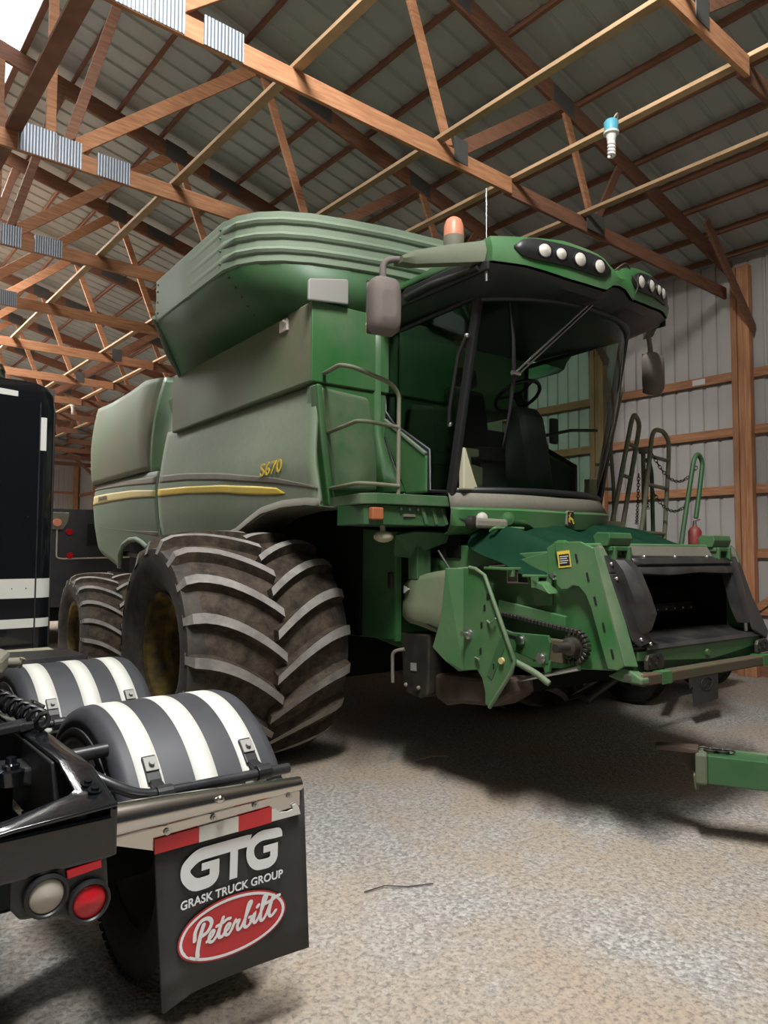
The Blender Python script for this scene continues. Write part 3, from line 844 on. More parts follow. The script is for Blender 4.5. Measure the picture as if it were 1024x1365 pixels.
for a in (.3, 2.8, 4.7): m.tube([c, c + (u*cos(a)+w*sin(a))*.20], .012, 6)
m.cyl(c-ax*.12, c+ax*.02, .04, 12); m.build('steering_wheel', M['black'], CB, 60)
m = MB(); m.tube([(.16, -1.76, 2.76), (.45, -1.80, 2.83), (.78, -1.82, 2.86)], .014, 8); m.build('grab_bar', M['black'], CB, 60)
m = MB(); m.prism([(-.86, 2.24), (-.66, 2.24), (-.66, 2.42), (-.78, 2.44), (-.78, 2.50), (-.70, 2.50), (-.70, 2.56), (-.86, 2.56)], 'y', -1.86, -1.80); m.build('storage_tray', M['cream'], CB, bevel=.01)
m = MB(); m.box((.70, -1.80, 2.26), (.80, -1.74, 2.42)); m.build('yellow_decal', M['yellow_faded'], CB)
# wipers
def wp(x, t, out=.02): return Vector(ws(x/.88, t, out))
m = MB(); m.tube([wp(-.70, .96), wp(-.66, .78), wp(-.63, .60)], [.004, .016, .02], 6); m.tube([wp(-.63, .60), wp(-.62, .42), wp(-.62, .24)], [.02, .014, .004], 6); m.build('wiper_blade', M['black'], CB, 60)
m = MB(); a_, b_ = wp(-.10, 1.0, .05), wp(-.63, .60, .05); m.tube([a_, b_], .007, 6); m.tube([a_+Vector((.04, 0, 0)), b_+Vector((.03, 0, -.01))], .007, 6); m.tube([b_-Vector((.03, 0, 0)), b_+Vector((.05, 0, 0))], .018, 8); m.build('wiper_arm', M['steel'], CB, 60)

# ---- cab roof
def vb(x): return -2.64 + .28*min(1.2, abs(x)/1.05)**2
xs = fr(-1.05, 1.05, 28)
def outl(front, z, side_x, rear_y, dz=0):
    pts = [(x*side_x/1.05, vb(x)+front, z(x) if callable(z) else z) for x in xs]
    zr = z(1.05) if callable(z) else z
    pts += [(side_x, -1.6, zr+dz), (side_x*.98, rear_y, zr+dz), (-side_x*.98, rear_y, zr+dz), (-side_x, -1.6, zr+dz)]
    return pts
def zlow(x): return interp([(0, 3.76), (.06, 3.76), (.14, 3.70), (.24, 3.70), (.5, 3.72), (.81, 3.775), (1.05, 3.79)], abs(x))
def ztop(x): return interp([(0, 3.86), (.05, 3.86), (.10, 3.93), (.24, 3.965), (.45, 3.99), (.5, 4.0), (.8, 3.985), (1.05, 3.97)], abs(x))
inner_top = [(ws(s, 1.0)[0], ws(s, 1.0)[1]+.02, 3.63) for s in fr(-1, 1, 28)] + [(.86, -1.6, 3.66), (.86, -.72, 3.68), (-.86, -.72, 3.68), (-.86, -1.6, 3.66)]
m = MB(); m.grid([inner_top, outl(.06, lambda x: zlow(x)-.06, 1.02, -.72), outl(.02, lambda x: zlow(x)-.01, 1.05, -.72)], True)
m.face(inner_top); m.build('roof_liner', M['black'], CB, 40)
side_trim = [(-1.055, y, z) for y, z in [(-2.34, 3.73), (-2.34, 3.80), (-1.97, 3.865), (-1.4, 3.875), (-1.33, 3.83), (-1.32, 3.74)]]
for sg in (-1, 1):
    m = MB(); m.plate([(-sg*x, y, z) for x, y, z in side_trim], .03); m.build('roof_side_trim', M['black'], CB, bevel=.01)
m = MB(); m.tube([(-1.075, -1.42, 3.785), (-1.075, -1.75, 3.80), (-1.075, -2.25, 3.77)], [.03, .028, .02], 8); m.build('roof_light_bar', M['black_dusty'], CB, 60)
# green crown
m = MB()
Ra = outl(0, zlow, 1.05, -.72, .10); Rb = outl(-.015, lambda x: (zlow(x)+ztop(x))/2, 1.06, -.72, .02); Rc = outl(.02, ztop, 1.05, -.72, -.03)
Rd = [(x*.93, y+(.09 if y < -1.7 else 0), z+.015) for x, y, z in Rc]
Re = [(x*.75, min(y+.28, -.72) if y < -1.7 else y, z*0+4.0) for x, y, z in Rc]
m.grid([Ra, Rb, Rc, Rd, Re], True); m.face(Re)
RF = m.build('cab_roof', M['green'], CB, 38)
def recess(sg):
    m = MB(); top, bot = [], []
    X = fr(.13, .92, 14)
    for i, x in enumerate(X):
        e = min(1, min(i, 14-i)/3.0); h = .075*sqrt(max(.02, 1-(1-e)**2)); zc = (zlow(x)+ztop(x))/2+.012
        y = vb(x)-.018
        top.append((sg*x, y, zc+h)); bot.append((sg*x, y, zc-h))
    m.grid([top, [(a[0], a[1], (a[2]+b[2])/2) for a, b in zip(top, bot)], bot]); r = m.build('lamp_recess', M['black'], RF, 40, solid=.012)
    for x, r_ in ((.71, .050), (.585, .044), (.43, .052), (.25, .052)):
        zc = (zlow(x)+ztop(x))/2+.012; y = vb(x)-.022
        nx = Vector((sg*.5*x/1.05, -1, 0)).normalized()
        m = MB(); m.lathe([(-.02, r_*1.15), (.012, r_*1.15), (.014, r_)], (sg*x, y, zc), nx, 20); m.build('lamp_housing', M['black'], r, 40)
        m = MB(); m.lathe([(.008, r_), (.022, r_*.6), (.026, .0001)], (sg*x, y, zc), nx, 20); m.build('work_light', M['lens'], r, 60)
for sg in (-1, 1): recess(sg)
m = MB(); m.tube(spline([(.02, -2.58, 3.90), (.10, -2.62, 3.96), (.18, -2.60, 3.92), (.10, -2.55, 3.94)]), .008, 6); m.tube(spline([(.12, -2.66, 3.86), (.14, -2.70, 3.78), (.10, -2.68, 3.66)]), .006, 6); m.build('roof_hose', M['steel_dark'], RF, 60)
# beacon and antenna
m = MB(); m.lathe([(-.05, .0001), (-.05, .075), (.03, .08), (.04, .074)], (-.96, -1.86, 4.12), (0, 0, 1), 20); m.cyl((-.96, -1.86, 3.9), (-.96, -1.86, 4.08), .03, 10); bz = m.build('beacon_base', M['dust_and_shade_trim'], CB, 40)
m = MB(); m.lathe([(.035, .078), (.12, .074), (.165, .058), (.185, .03), (.19, .0001)], (-.96, -1.86, 4.12), (0, 0, 1), 20); m.build('beacon_dome', M['orange_lens'], bz, 60)
m = MB(); m.cyl((-1.045, -2.30, 3.66), (-1.045, -2.30, 3.74), .012, 8); m.tube([(-1.045, -2.30, 3.74), (-1.045, -2.30, 4.33)], .0035, 5); m.build('antenna', M['steel'], CB, 60)
# mirrors
def mirror(sg):
    a = [(-1.08, -2.27), (-1.47, -1.93)]
    m = MB()
    prof_ = lambda x, y, z0, z1: [(sg*-x, y-.03, z0), (sg*-x, y-.05, (z0+z1)/2), (sg*-x, y-.03, z1), (sg*-x, y+.07, z1), (sg*-x, y+.07, z0)]
    m.grid([prof_(-1.06, -2.27, 3.80, 3.95), prof_(-1.25, -2.10, 3.80, 3.93), prof_(-1.42, -1.95, 3.80, 3.90), prof_(-1.50, -1.89, 3.815, 3.86)], True)
    m.face(prof_(-1.06, -2.27, 3.80, 3.95)); m.face(prof_(-1.50, -1.89, 3.815, 3.86))
    m.v = [(-x if False else x, y, z) for x, y, z in m.v]
    ar = m.build('mirror_arm', M['arm_dusty'], CB, 30)
    m = MB(); m.tube(fillet([(sg*1.44, -1.90, 3.85), (sg*1.60, -1.82, 3.84), (sg*1.60, -1.84, 3.62)], .10), .024, 10); m.build('mirror_bracket', M['mirror_shell'], ar, 60)
    m = MB()
    c = Vector((sg*1.605, -1.85, 3.49)); n = Vector((sg*.15, -1, 0)).normalized(); r = Vector((0, 0, 1)).cross(n).normalized()
    rows = []
    for d, k in ((.06, .90), (.02, 1.0), (-.045, .97), (-.075, .80), (-.085, .45)):
        ringp = []
        for i in range(28):
            a = 2*pi*i/28; ca, sa = cos(a), sin(a)
            ex = abs(ca)**.45*(1 if ca > 0 else -1)*.118*k; ez = abs(sa)**.45*(1 if sa > 0 else -1)*.205*k
            ringp.append(c - n*d*0 + n*(-d) + r*ex + Vector((0, 0, ez*(1.0))) )
        rows.append(ringp)
    m.grid(rows, True); m.face(rows[0]); m.face(rows[-1])
    mm = m.build('mirror_housing', M['mirror_shell'], ar, 60)
    m = MB(); m.prism([(-.1, -.19), (.1, -.19), (.1, .19), (-.1, .19)], 'y', -.002, .002)
    g = m.build('mirror_glass', M['chrome'], mm); g.location = c + Vector((0, .062, 0)); g.rotation_euler = (0, 0, atan2(n.x, -n.y))
mirror(-1); mirror(1)
# ---- bezel under the windshield
def bz_(s, out, z):
    y = -1.72 - BOW*(1-abs(s)**2.4)
    return ((.90+out*.5)*s, y-out, z - .02*(1-abs(s)))
S_ = fr(-1, 1, 32)
m = MB(); m.grid([[bz_(s, -.02, 2.225) for s in S_], [bz_(s, .02, 2.215) for s in S_], [bz_(s, .075, 2.105) for s in S_]])
m.build('cab_sill', M['dust_and_shade_trim'], CB, 40, solid=.012, label='dust covered ledge under the windshield')
m = MB(); m.grid([[bz_(s, .075, 2.105) for s in S_], [bz_(s, .085, 2.09) for s in S_], [bz_(s, .06, 1.97) for s in S_], [bz_(s, -.02, 1.915) for s in S_], [bz_(s, -.15, 1.90) for s in S_]])
BZL = m.build('cab_front_panel', M['green'], CB, 40, solid=.012)
m = MB()
pts = [bz_(s, .088, z) for s, z in [(-.93, 2.06), (-.90, 2.085), (-.55, 2.065), (-.40, 1.955), (-.75, 1.965), (-.86, 1.99)]]
m.grid([[bz_(s, .086-.01, 2.075) for s in fr(-.9, -.55, 6)], [bz_(s, .072, 2.02) for s in fr(-.95, -.47, 6)], [bz_(s, .066, 1.965) for s in fr(-.86, -.38, 6)]])
m.build('lamp_pocket', M['green_dark'], BZL, 40, solid=.01)
for s, mat, r_ in ((-.80, 'lens', .032), (-.61, 'green', .038)):
    c = Vector(bz_(s, .08, 2.03)); n = Vector((s*.5, -1, 0)).normalized()
    m = MB(); m.lathe([(-.01, r_*1.35), (.012, r_*1.3), (.014, r_), (.02, r_*.6), (.022, .0001)], c, n, 18)
    m.build('access_lamp' if mat == 'lens' else 'lamp_cap', M[mat], BZL, 50)
# badge with a leaping stag
bc = Vector(bz_(.0, .085, 2.055)) + Vector((0, -.004, 0))
m = MB(); pl_ = [(-.042, -.045), (-.034, -.06), (0, -.064), (.034, -.06), (.042, -.045), (.042, .05), (.034, .06), (-.034, .06), (-.042, .05)]
m.prism([(bc.x+a, bc.z+b) for a, b in pl_], 'y', bc.y-.010, bc.y+.012); bd = m.build('badge', M['dust_and_shade_trim'], BZL, bevel=.004)
m = MB(); m.prism([(bc.x+a*.86, bc.z+b*.88) for a, b in pl_], 'y', bc.y-.013, bc.y-.008); m.build('badge_field', M['black'], bd)
m = MB(); pc = lambda p: (bc.x+p[0], bc.y-.0145, bc.z+p[1])
for pts, w in (([(-.022, -.004), (-.006, .002), (.010, -.004), (.020, -.012)], .017), ([(-.012, .004), (-.016, .016), (-.014, .024)], .010), ([(-.014, .024), (-.024, .022)], .008),
               ([(-.013, .026), (-.006, .034), (-.002, .044)], .004), ([(-.013, .028), (-.014, .042)], .004), ([(-.02, -.008), (-.030, -.018), (-.024, -.028)], .006), ([(-.012, -.008), (-.018, -.022), (-.010, -.030)], .006),
               ([(.018, -.012), (.028, -.024), (.034, -.036)], .007), ([(.014, -.012), (.018, -.028), (.028, -.040)], .006)):
    ribbon(m, pts, w, pc)
m.build('badge_emblem', M['yellow'], bd)

# ---- left front deck, fascia, guard rail
m = MB(); m.prism([(-1.50, -.93), (-1.60, -1.56), (-1.52, -1.655), (-.84, -1.72), (-.84, -.93)], 'z', 2.115, 2.195); m.build('deck', M['deck_green'], CB, bevel=.006)
m = MB(); m.prism([(-1.57, -1.2), (-1.57, -1.56), (-1.50, -1.625), (-.86, -1.66), (-.86, -1.2)], 'z', 1.965, 2.112); fa = m.build('deck_fascia', M['green_dark'], CB, bevel=.006)
m = MB(); m.box((-1.555, -1.655, 2.0), (-1.455, -1.60, 2.09)); m.build('side_marker', M['orange_marker'], fa, bevel=.01)
for x in (-1.30, -1.22, -1.14): 
    m = MB(); m.cyl((x, -1.62, 2.085), (x, -1.66, 2.085), .011, 8); m.build('bolt', M['steel'], fa)
m = MB(); m.box((-1.27, -1.652, 2.03), (-1.16, -1.640, 2.05)); m.build('maker_plate', M['dust_and_shade_trim'], fa)
m = MB()
for x in (-1.10, -1.0, -.9): m.bar((x, -1.655, 2.105), (x+.04, -1.66, 1.975), .03, .02, (0, 1, 0))
m.build('fascia_ribs', M['green'], fa, bevel=.004)
m = MB(); m.ball((-1.36, -1.52, 1.88), .07, 14, (1.15, 1, .62)); m.cyl((-1.36, -1.52, 1.9), (-1.36, -1.5, 1.98), .02, 8); m.build('underdeck_lamp', M['cream'], CB, 60)
m = MB(); r_ = .0165
top = fillet([(-1.505, -.95, 2.20), (-1.50, -.86, 2.75), (-1.50, -.82, 3.13), (-1.50, -.84, 3.22), (-1.76, -1.52, 3.12), (-1.70, -1.60, 3.10), (-1.36, -1.60, 3.03), (-1.28, -1.60, 2.96), (-1.30, -1.62, 2.19)], .07, 4)
m.tube(top, r_, 10)
GR = m.build('guard_rail', M['olive'], CB, 60)
m = MB(); m.tube(fillet([(-1.50, -.88, 2.72), (-1.63, -1.56, 2.72), (-1.56, -1.61, 2.715), (-1.29, -1.61, 2.70)], .06), r_*.95, 10); m.build('mid_rail', M['olive'], GR, 60)
m = MB(); m.tube(fillet([(-1.50, -.96, 2.27), (-1.62, -1.55, 2.265), (-1.54, -1.63, 2.26), (-1.30, -1.63, 2.255)], .06), r_*.95, 10); m.build('toe_rail', M['olive'], GR, 60)

# ---- dark inner shield between tire and feeder, drive posts
m = MB(); m.prism([(.35, 2.05), (-1.22, 1.93), (-1.24, 1.06), (-.55, 1.03), (.35, 1.05)], 'x', -1.02, -.985); sh = m.build('inner_shield', M['green_dark'], CB, bevel=.012)  # darker green carries the shade under the deck in its colour
m = MB(); m.box((-1.025, -1.245, 1.05), (-.98, -1.215, 1.93)); m.build('shield_edge', M['green'], sh)
m = MB(); m.box((-1.04, -1.19, 1.47), (-1.015, -1.13, 1.60)); m.build('grip_slot', M['black'], sh, bevel=.02)
m = MB(); m.box((-.80, -1.75, 1.72), (.80, -.4, 1.90)); m.build('cab_underframe', M['void'], CB)
m = MB(); m.plate([(-1.20, -1.45, 1.90), (-1.06, -1.52, 1.93), (-.78, -1.62, 1.92), (-.76, -1.60, 1.86), (-.92, -1.5, 1.79), (-1.0, -1.4, 1.72), (-1.16, -1.38, 1.74)], .03); m.build('bracket', M['green_dark'], CB, bevel=.006)
m = MB(); m.box((-1.02, -1.50, 1.55), (-.88, -1.38, 1.86)); m.build('bracket_post', M['green_dark'], CB, bevel=.01)
m = MB(); m.tube(spline([(-.62, -1.95, 1.80), (-.64, -1.98, 1.66), (-.72, -1.90, 1.58), (-.95, -1.72, 1.57)]), .018, 8); m.build('hydraulic_hose', M['steel_dark'], CB, 60)
m = MB(); m.tube([(-.85, -1.55, 1.78), (-.83, -1.70, 1.60)], .010, 6); m.build('hydraulic_hose', M['steel_dark'], CB, 60)
# quick coupler hanging at the sill
m = MB(); m.lathe([(-.035, .0001), (-.035, .042), (-.02, .05), (.02, .05), (.03, .035), (.03, .0001)], (-.90, -1.99, 1.985), (.35, -.9, 0), 20); qc = m.build('coupler_knob', M['steel_dark'], CB, 40)
m = MB(); m.bar((-.88, -1.97, 1.985), (-.60, -2.03, 1.975), .10, .075); m.build('coupler_body', M['dust_and_shade_trim'], qc, bevel=.02)
m = MB(); m.tube(fillet([(-.78, -2.06, 1.92), (-.78, -2.10, 1.945), (-.50, -2.12, 1.945)], .03), .014, 8); m.build('coupler_lever', M['green'], qc, 60)

# ---- feeder house
FH = None
def yz(o, poly, x0, x1, name, mat, bevel=.004, parent=None):
    m = MB(); m.prism(poly, 'x', x0, x1); return m.build(name, mat, parent or CB, bevel=bevel)
body = [(-.6, 1.95), (-2.30, 1.76), (-3.02, 1.80), (-3.20, 1.06), (-2.4, .98), (-1.2, .92), (-.6, 1.0)]
yz(CB, body, -.79, -.755, 'feeder_side', M['green'], .006)
yz(CB, body, .755, .79, 'feeder_side', M['green'], .006)
m = MB(); m.grid([[(x, y, z) for x in (-.76, .76)] for y, z in [(-.6, 1.94), (-2.30, 1.75), (-3.0, 1.79)]]); m.build('feeder_top', M['green'], CB, solid=.02)
m = MB(); m.grid([[(x, y, z) for x in (-.76, .76)] for y, z in [(-.6, 1.02), (-1.2, .94), (-2.4, 1.0), (-3.18, 1.20)]]); m.build('feeder_floor', M['steel_dark'], CB, solid=.02)
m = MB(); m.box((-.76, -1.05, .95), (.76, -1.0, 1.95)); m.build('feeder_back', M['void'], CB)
m = MB(); m.box((-.75, -3.0, 1.2), (-.748, -1.05, 1.74)); m.build('mouth_shade_side', M['void'], CB)  # black sheets added inside the mouth to stand in for its shade
m = MB(); m.box((.748, -3.0, 1.2), (.75, -1.05, 1.74)); m.build('mouth_shade_side', M['void'], CB)
m = MB(); m.box((-.75, -2.96, 1.73), (.75, -1.05, 1.735)); m.build('mouth_shade_top', M['void'], CB)  # black sheet added for the shade at the top of the mouth
# frame round the mouth (leans forward at the bottom)
def fy(z): return -3.03 - .24*(1.80-z)/.74
def fpt(x, z, d=0.0): return (x, fy(z)-d, z)
m = MB(); m.grid([[fpt(-.81, 1.81), fpt(.80, 1.81)], [fpt(-.81, 1.70), fpt(.80, 1.70)]]); m.v += []; m.build('mouth_top_beam', M['dust_and_shade_trim'], CB, solid=.03)
m = MB(); m.bar((-.80, -2.93, 1.805), (.79, -2.93, 1.805), .22, .05); m.build('feeder_lip', M['green'], CB, bevel=.012)
# left face plate with its scalloped rear edge and slots
plate_l = [(-2.72, 1.84), (-2.93, 1.84), (-3.03, 1.80), (-3.245, 1.10), (-3.20, 1.07), (-3.13, 1.07), (-3.06, 1.28), (-3.01, 1.43), (-2.97, 1.51), (-2.92, 1.555), (-2.87, 1.56), (-2.83, 1.535), (-2.78, 1.53), (-2.74, 1.56), (-2.735, 1.62), (-2.755, 1.70)]
FP = yz(CB, plate_l, -.855, -.83, 'mouth_side_plate', M['green'], .005)
m = MB(); m.plate([(-.855, -3.03, 1.80), (-.855, -3.245, 1.10), (-.76, -3.27, 1.09), (-.76, -3.04, 1.80)], .02); m.build('plate_flange', M['deck_green'], FP, bevel=.004)
for (y, z) in ((-2.90, 1.735), (-2.985, 1.62), (-3.04, 1.475), (-3.10, 1.32), (-3.16, 1.165)):
    m = MB(); m.bar((-.857, y, z+.027), (-.857, y-.014, z-.027), .006, .015, (0, 1, 0)); m.build('slot', M['black'], FP, bevel=.003)
m = MB(); m.prism([(-2.75, 1.775), (-2.85, 1.785), (-2.865, 1.68), (-2.765, 1.67)], 'x', -.859, -.856); ws_ = m.build('warning_sticker', M['yellow'], FP)
m = MB(); m.prism([(-2.765, 1.755), (-2.848, 1.763), (-2.857, 1.69), (-2.775, 1.682)], 'x', -.8605, -.859); m.build('sticker_panel', M['black'], ws_)
m = MB()
for k in range(4):
    z = 1.742-.014*k; m.bar((-.8612, -2.775, z), (-.8612, -2.845+.01*(k % 2), z+.006), .001, .005)
m.build('sticker_lettering', M['label_white'], ws_)
m = MB(); m.lathe([(-.01, .036), (.02, .036), (.03, .02), (.05, .02), (.05, .0001)], (-.79, -2.69, 1.62), (-1, 0, 0), 6); m.build('plate_bolt', M['steel'], FP)
m = MB(); m.prism([(-2.63, 1.80), (-2.72, 1.85), (-2.78, 1.85), (-2.80, 1.79), (-2.72, 1.60), (-2.64, 1.62)], 'x', -.82, -.79); m.build('corner_bracket', M['green'], CB, bevel=.006)
plate_r = [(-y if False else y, z) for y, z in [(-2.75, 1.84), (-3.03, 1.80), (-3.245, 1.10), (-3.13, 1.07), (-2.9, 1.5)]]
yz(CB, plate_r, .83, .855, 'mouth_side_plate', M['green_dark'], .005)
# black rubber mouth seal with its deflector horns
def strip(name, pts, mat, solid, parent=None, bevel=.01):
    m = MB(); m.plate(pts, solid); return m.build(name, mat, parent or CB, bevel=bevel)
SEAL = strip('mouth_seal', [fpt(-.79, 1.755, .02), fpt(.76, 1.745, .02), fpt(.76, 1.64, .02), fpt(-.79, 1.64, .02)], M['black_dusty'], .02)
strip('seal_side', [fpt(-.79, 1.64, .022), fpt(-.57, 1.64, .022), fpt(-.57, 1.22, .022), fpt(-.70, 1.20, .022), fpt(-.755, 1.24, .022)], M['black_dusty'], .02, SEAL)
strip('seal_side', [fpt(.79, 1.70, .022), fpt(.62, 1.64, .022), fpt(.66, 1.22, .022), fpt(.80, 1.15, .022), fpt(.86, 1.20, .022), fpt(.80, 1.45, .022)], M['black_dusty'], .02, SEAL)
def horn(sg):
    rows = []
    q = 1.0 if sg < 0 else .25
    for z, xo, xi, d in ((1.735, .765, .62, .02), (1.725, .755, .61, .07), (1.66, .74, .60, .115), (1.50, .72, .585, .125), (1.40, .70, .575, .12), (1.31, .68, .585, .06), (1.275, .67, .60, .02)):
        xm = xo*.5+xi*.5; d *= q
        rows.append([fpt(sg*xo, z, .02), fpt(sg*(xo-.012), z, .02+d*.55), fpt(sg*(xo*.6+xi*.4), z, .02+d), fpt(sg*(xi+.012), z, .02+d*.95), fpt(sg*(xi-.008), z, .02+d*.6), fpt(sg*(xi-.02), z, -.03)])
    m = MB(); m.grid(rows); m.face(rows[0]); m.face(rows[-1]); return m.build('deflector', M['black_dusty'], SEAL, 25)
horn(-1); horn(1)
m = MB(); rows = []
for x in fr(-.56, .60, 10): rows.append([fpt(x, 1.735, .02), fpt(x, 1.73, .05), fpt(x, 1.70, .055), fpt(x, 1.685, .035), fpt(x, 1.665, .055), fpt(x, 1.635+.006*sin(x*9), .05), fpt(x, 1.625+.006*sin(x*9), .0)])
m.grid(rows); m.build('upper_lip', M['black_dusty'], SEAL, 50, solid=.008)
for x, z in ((-.76, 1.70), (-.75, 1.61), (-.68, 1.245), (-.60, 1.215), (-.40, 1.742), (-.05, 1.742), (.35, 1.742), (.64, 1.70), (-.50, 1.655)):
    m = MB(); m.ball(fpt(x, z, .035), .013, 8); m.build('seal_bolt', M['steel'], SEAL, 60)
# mouth sill and bottom beam
m = MB(); m.grid([[fpt(-.62, 1.235, -.25), fpt(.72, 1.235, -.25)], [fpt(-.62, 1.195, .0), fpt(.74, 1.195, .0)], [fpt(-.62, 1.175, .015), fpt(.74, 1.175, .015)]]); m.build('mouth_sill', M['black_dusty'], CB, solid=.015)
m = MB(); m.prism([(-.70, 1.17), (.76, 1.17), (.76, 1.12), (.30, 1.075), (.10, 1.062), (-.15, 1.08), (-.70, 1.115)], 'y', -3.235, -3.215); m.build('sill_gusset', M['green'], CB, bevel=.004)
m = MB(); m.box((-.75, -3.21, 1.02), (.80, -3.16, 1.17)); m.build('lower_beam', M['green_dark'], CB, bevel=.006)
m = MB(); m.lathe([(-.02, .022), (.012, .022), (.012, .0001)], (.05, -3.245, 1.115), (0, -1, 0), 6); m.build('gusset_bolt', M['green'], CB)
m = MB(); m.box((-.79, -3.33, .985), (.97, -3.24, 1.05)); m.prism([(-.79, -3.24), (-.79, -3.33), (.97, -3.33), (.97, -3.24)], 'z', .985, 1.0); LB = m.build('latch_bar', M['rust'], CB, bevel=.008, label='rust worn latch bar below the mouth')
for a, b in ((-.60, -.50), (.62, .74)):
    m = MB(); m.box((a, -3.334, .982), (b, -3.236, 1.054)); m.build('bar_sleeve', M['green'], LB)
m = MB(); m.prism([(-3.20, 1.00), (-3.34, 1.00), (-3.34, 1.035), (-3.22, 1.09), (-3.10, 1.02)], 'x', -.82, -.74); le = m.build('latch_arm', M['deck_green'], LB, bevel=.01)
m = MB(); m.cyl((-.835, -3.25, 1.035), (-.79, -3.25, 1.035), .022, 12); m.build('latch_pin', M['steel'], le, 40)
for x0, x1 in ((-.66, -.48), (.66, .82)):
    m = MB(); m.prism([(x0, 1.06), (x1, 1.06), (x1, 1.13), (x1-.03, 1.16), (x0+.02, 1.15), (x0, 1.12)], 'y', -3.27, -3.245); q = m.build('pin_plate', M['steel_dark'], CB, bevel=.006)
    for dx, dz in ((.05, .10-.03), (.12, .075), (.10, .03), (.03, .03)):
        m = MB(); m.cyl((x0+dx, -3.27, 1.06+dz), (x0+dx, -3.277, 1.06+dz), .015, 10); m.build('pin_hole', M['black'], q)
# hooks on the top beam
for x in (-.66, .54):
    m = MB(); m.box((x-.10, -3.10, 1.78), (x+.10, -2.98, 1.81)); m.prism([(-3.08, 1.81), (-2.99, 1.81), (-2.97, 1.875), (-3.00, 1.90), (-3.09, 1.895), (-3.10, 1.86)], 'x', x-.115, x+.115); m.box((x-.085, -3.115, 1.72), (x-.06, -3.03, 1.81)); m.box((x+.06, -3.115, 1.72), (x+.085, -3.03, 1.81))
    m.build('saddle_hook', M['green_dark'], CB, bevel=.006)
# drum and slats inside
m = MB(); m.cyl((-.75, -2.55, 1.36), (.75, -2.55, 1.36), .16, 24); m.build('feeder_drum', M['steel_dark'], CB, 40)
for x0, x1, z, y in ((-.50, .05, 1.50, -2.72), (.0, .62, 1.39, -2.78)):
    m = MB(); m.box((x0, y-.03, z-.012), (x1, y+.03, z+.012)); m.box((x0, y-.034, z-.05), (x1, y-.026, z)); sl = m.build('conveyor_slat', M['steel_dark'], CB, bevel=.004)
    for k in range(6):
        m = MB(); m.ball((x0+.04+(x1-x0-.08)*k/5, y-.036, z-.03), .009, 6); m.build('slat_bolt', M['steel'], sl, 60)
m = MB(); m.cyl((.68, -3.18, 1.20), (.68, -3.18, 1.30), .012, 8); m.build('sill_pin', M['bulb_white'], CB)

# ---- drive side of the feeder house
m = MB(); m.plate([(-.83, -2.20, 1.43), (-.83, -2.80, 1.36), (-.83, -2.80, 1.28), (-.83, -2.20, 1.35)], .03); m.build('chain_ramp', M['green'], CB, bevel=.005)
m = MB()
def chain_pts(a, b, n): return [Vector(a)+(Vector(b)-Vector(a))*i/n for i in range(n+1)]
cs = Vector((-.86, -2.89, 1.18)); R = .098
path = chain_pts((-.86, -1.9, 1.375), (-.86, -2.86, cs.z+R), 30) + [cs + Vector((0, -R*sin(a), R*cos(a))) for a in fr(.1, 2.8, 9)] + chain_pts((-.86, -2.93, cs.z-R), (-.86, -2.55, 1.06), 12)
for a, b in zip(path, path[1:]):
    m.bar(a, a+(b-a)*.72, .05, .026, (0, 0, 1) if abs((b-a).normalized().z) < .9 else (0, 1, 0))
m.build('drive_chain', M['steel_dark'], CB, bevel=.003, seg=1)
m = MB(); prof_t = []
for i in range(44):
    a = 2*pi*i/44; rr = R-.004 if i % 2 else R-.03
    prof_t.append((cs.y+rr*cos(a), cs.z+rr*sin(a)))
m.prism(prof_t, 'x', -.875, -.845); spk = m.build('sprocket', M['steel_dark'], CB)
m = MB(); m.lathe([(0, .058), (.05, .055), (.055, .045), (.06, .03), (.17, .028), (.17, .0001)], (-.875, cs.y, cs.z), (-1, 0, 0), 20); m.build('drive_shaft', M['steel_dark'], spk, 40)
m = MB(); m.prism([(-2.25, 1.255), (-2.40, 1.225), (-2.72, 1.235), (-2.74, 1.19), (-2.72, 1.05), (-2.66, 1.05), (-2.30, 1.12), (-2.22, 1.14)], 'x', -.92, -.895); ar = m.build('tensioner_arm', M['green_dark'], CB, bevel=.006)
for y, z, r_ in ((-2.49, 1.18, .032), (-2.67, 1.085, .03)):
    m = MB(); m.lathe([(0, r_*1.25), (.01, r_*1.25), (.01, r_), (.03, r_*.9), (.03, .0001)], (-.92, y, z), (-1, 0, 0), 12); m.build('arm_bolt', M['steel'], ar, 30)
m = MB(); m.bar((-.922, -2.34, 1.205), (-.922, -2.46, 1.195), .004, .016); m.bar((-.922, -2.345, 1.21), (-.922, -2.345, 1.15), .004, .016, (0, 1, 0)); m.build('arm_slot', M['black'], ar)
m = MB(); m.box((-.905, -2.83, 1.06), (-.87, -2.70, 1.215)); m.build('bearing_block', M['rust'], CB, bevel=.01)
m = MB(); m.plate([(-.90, -2.66, 1.05), (-.90, -2.74, 1.08), (-.90, -2.72, 1.0), (-.90, -2.69, .985)], .03); m.build('arm_tab', M['green'], CB, bevel=.005)
m = MB(); m.tube([(-.86, -2.30, .865), (-.86, -2.92, 1.05)], [.012, .02], 10); m.build('lift_rod', M['steel'], CB, 60)
m = MB(); m.tube(spline([(-1.0, -2.50, 1.05), (-.98, -2.58, 1.02), (-.95, -2.66, .98), (-.93, -2.74, .93)]), [.022]*18+[.018], 8); m.build('support_arm', M['deck_green'], CB, 50)
m = MB(); m.plate([(-.80, -2.38, 1.72), (-.80, -2.66, 1.78), (-.80, -2.66, 1.42), (-.80, -2.52, 1.40)], .012); m.build('side_doubler', M['green'], CB, bevel=.004)
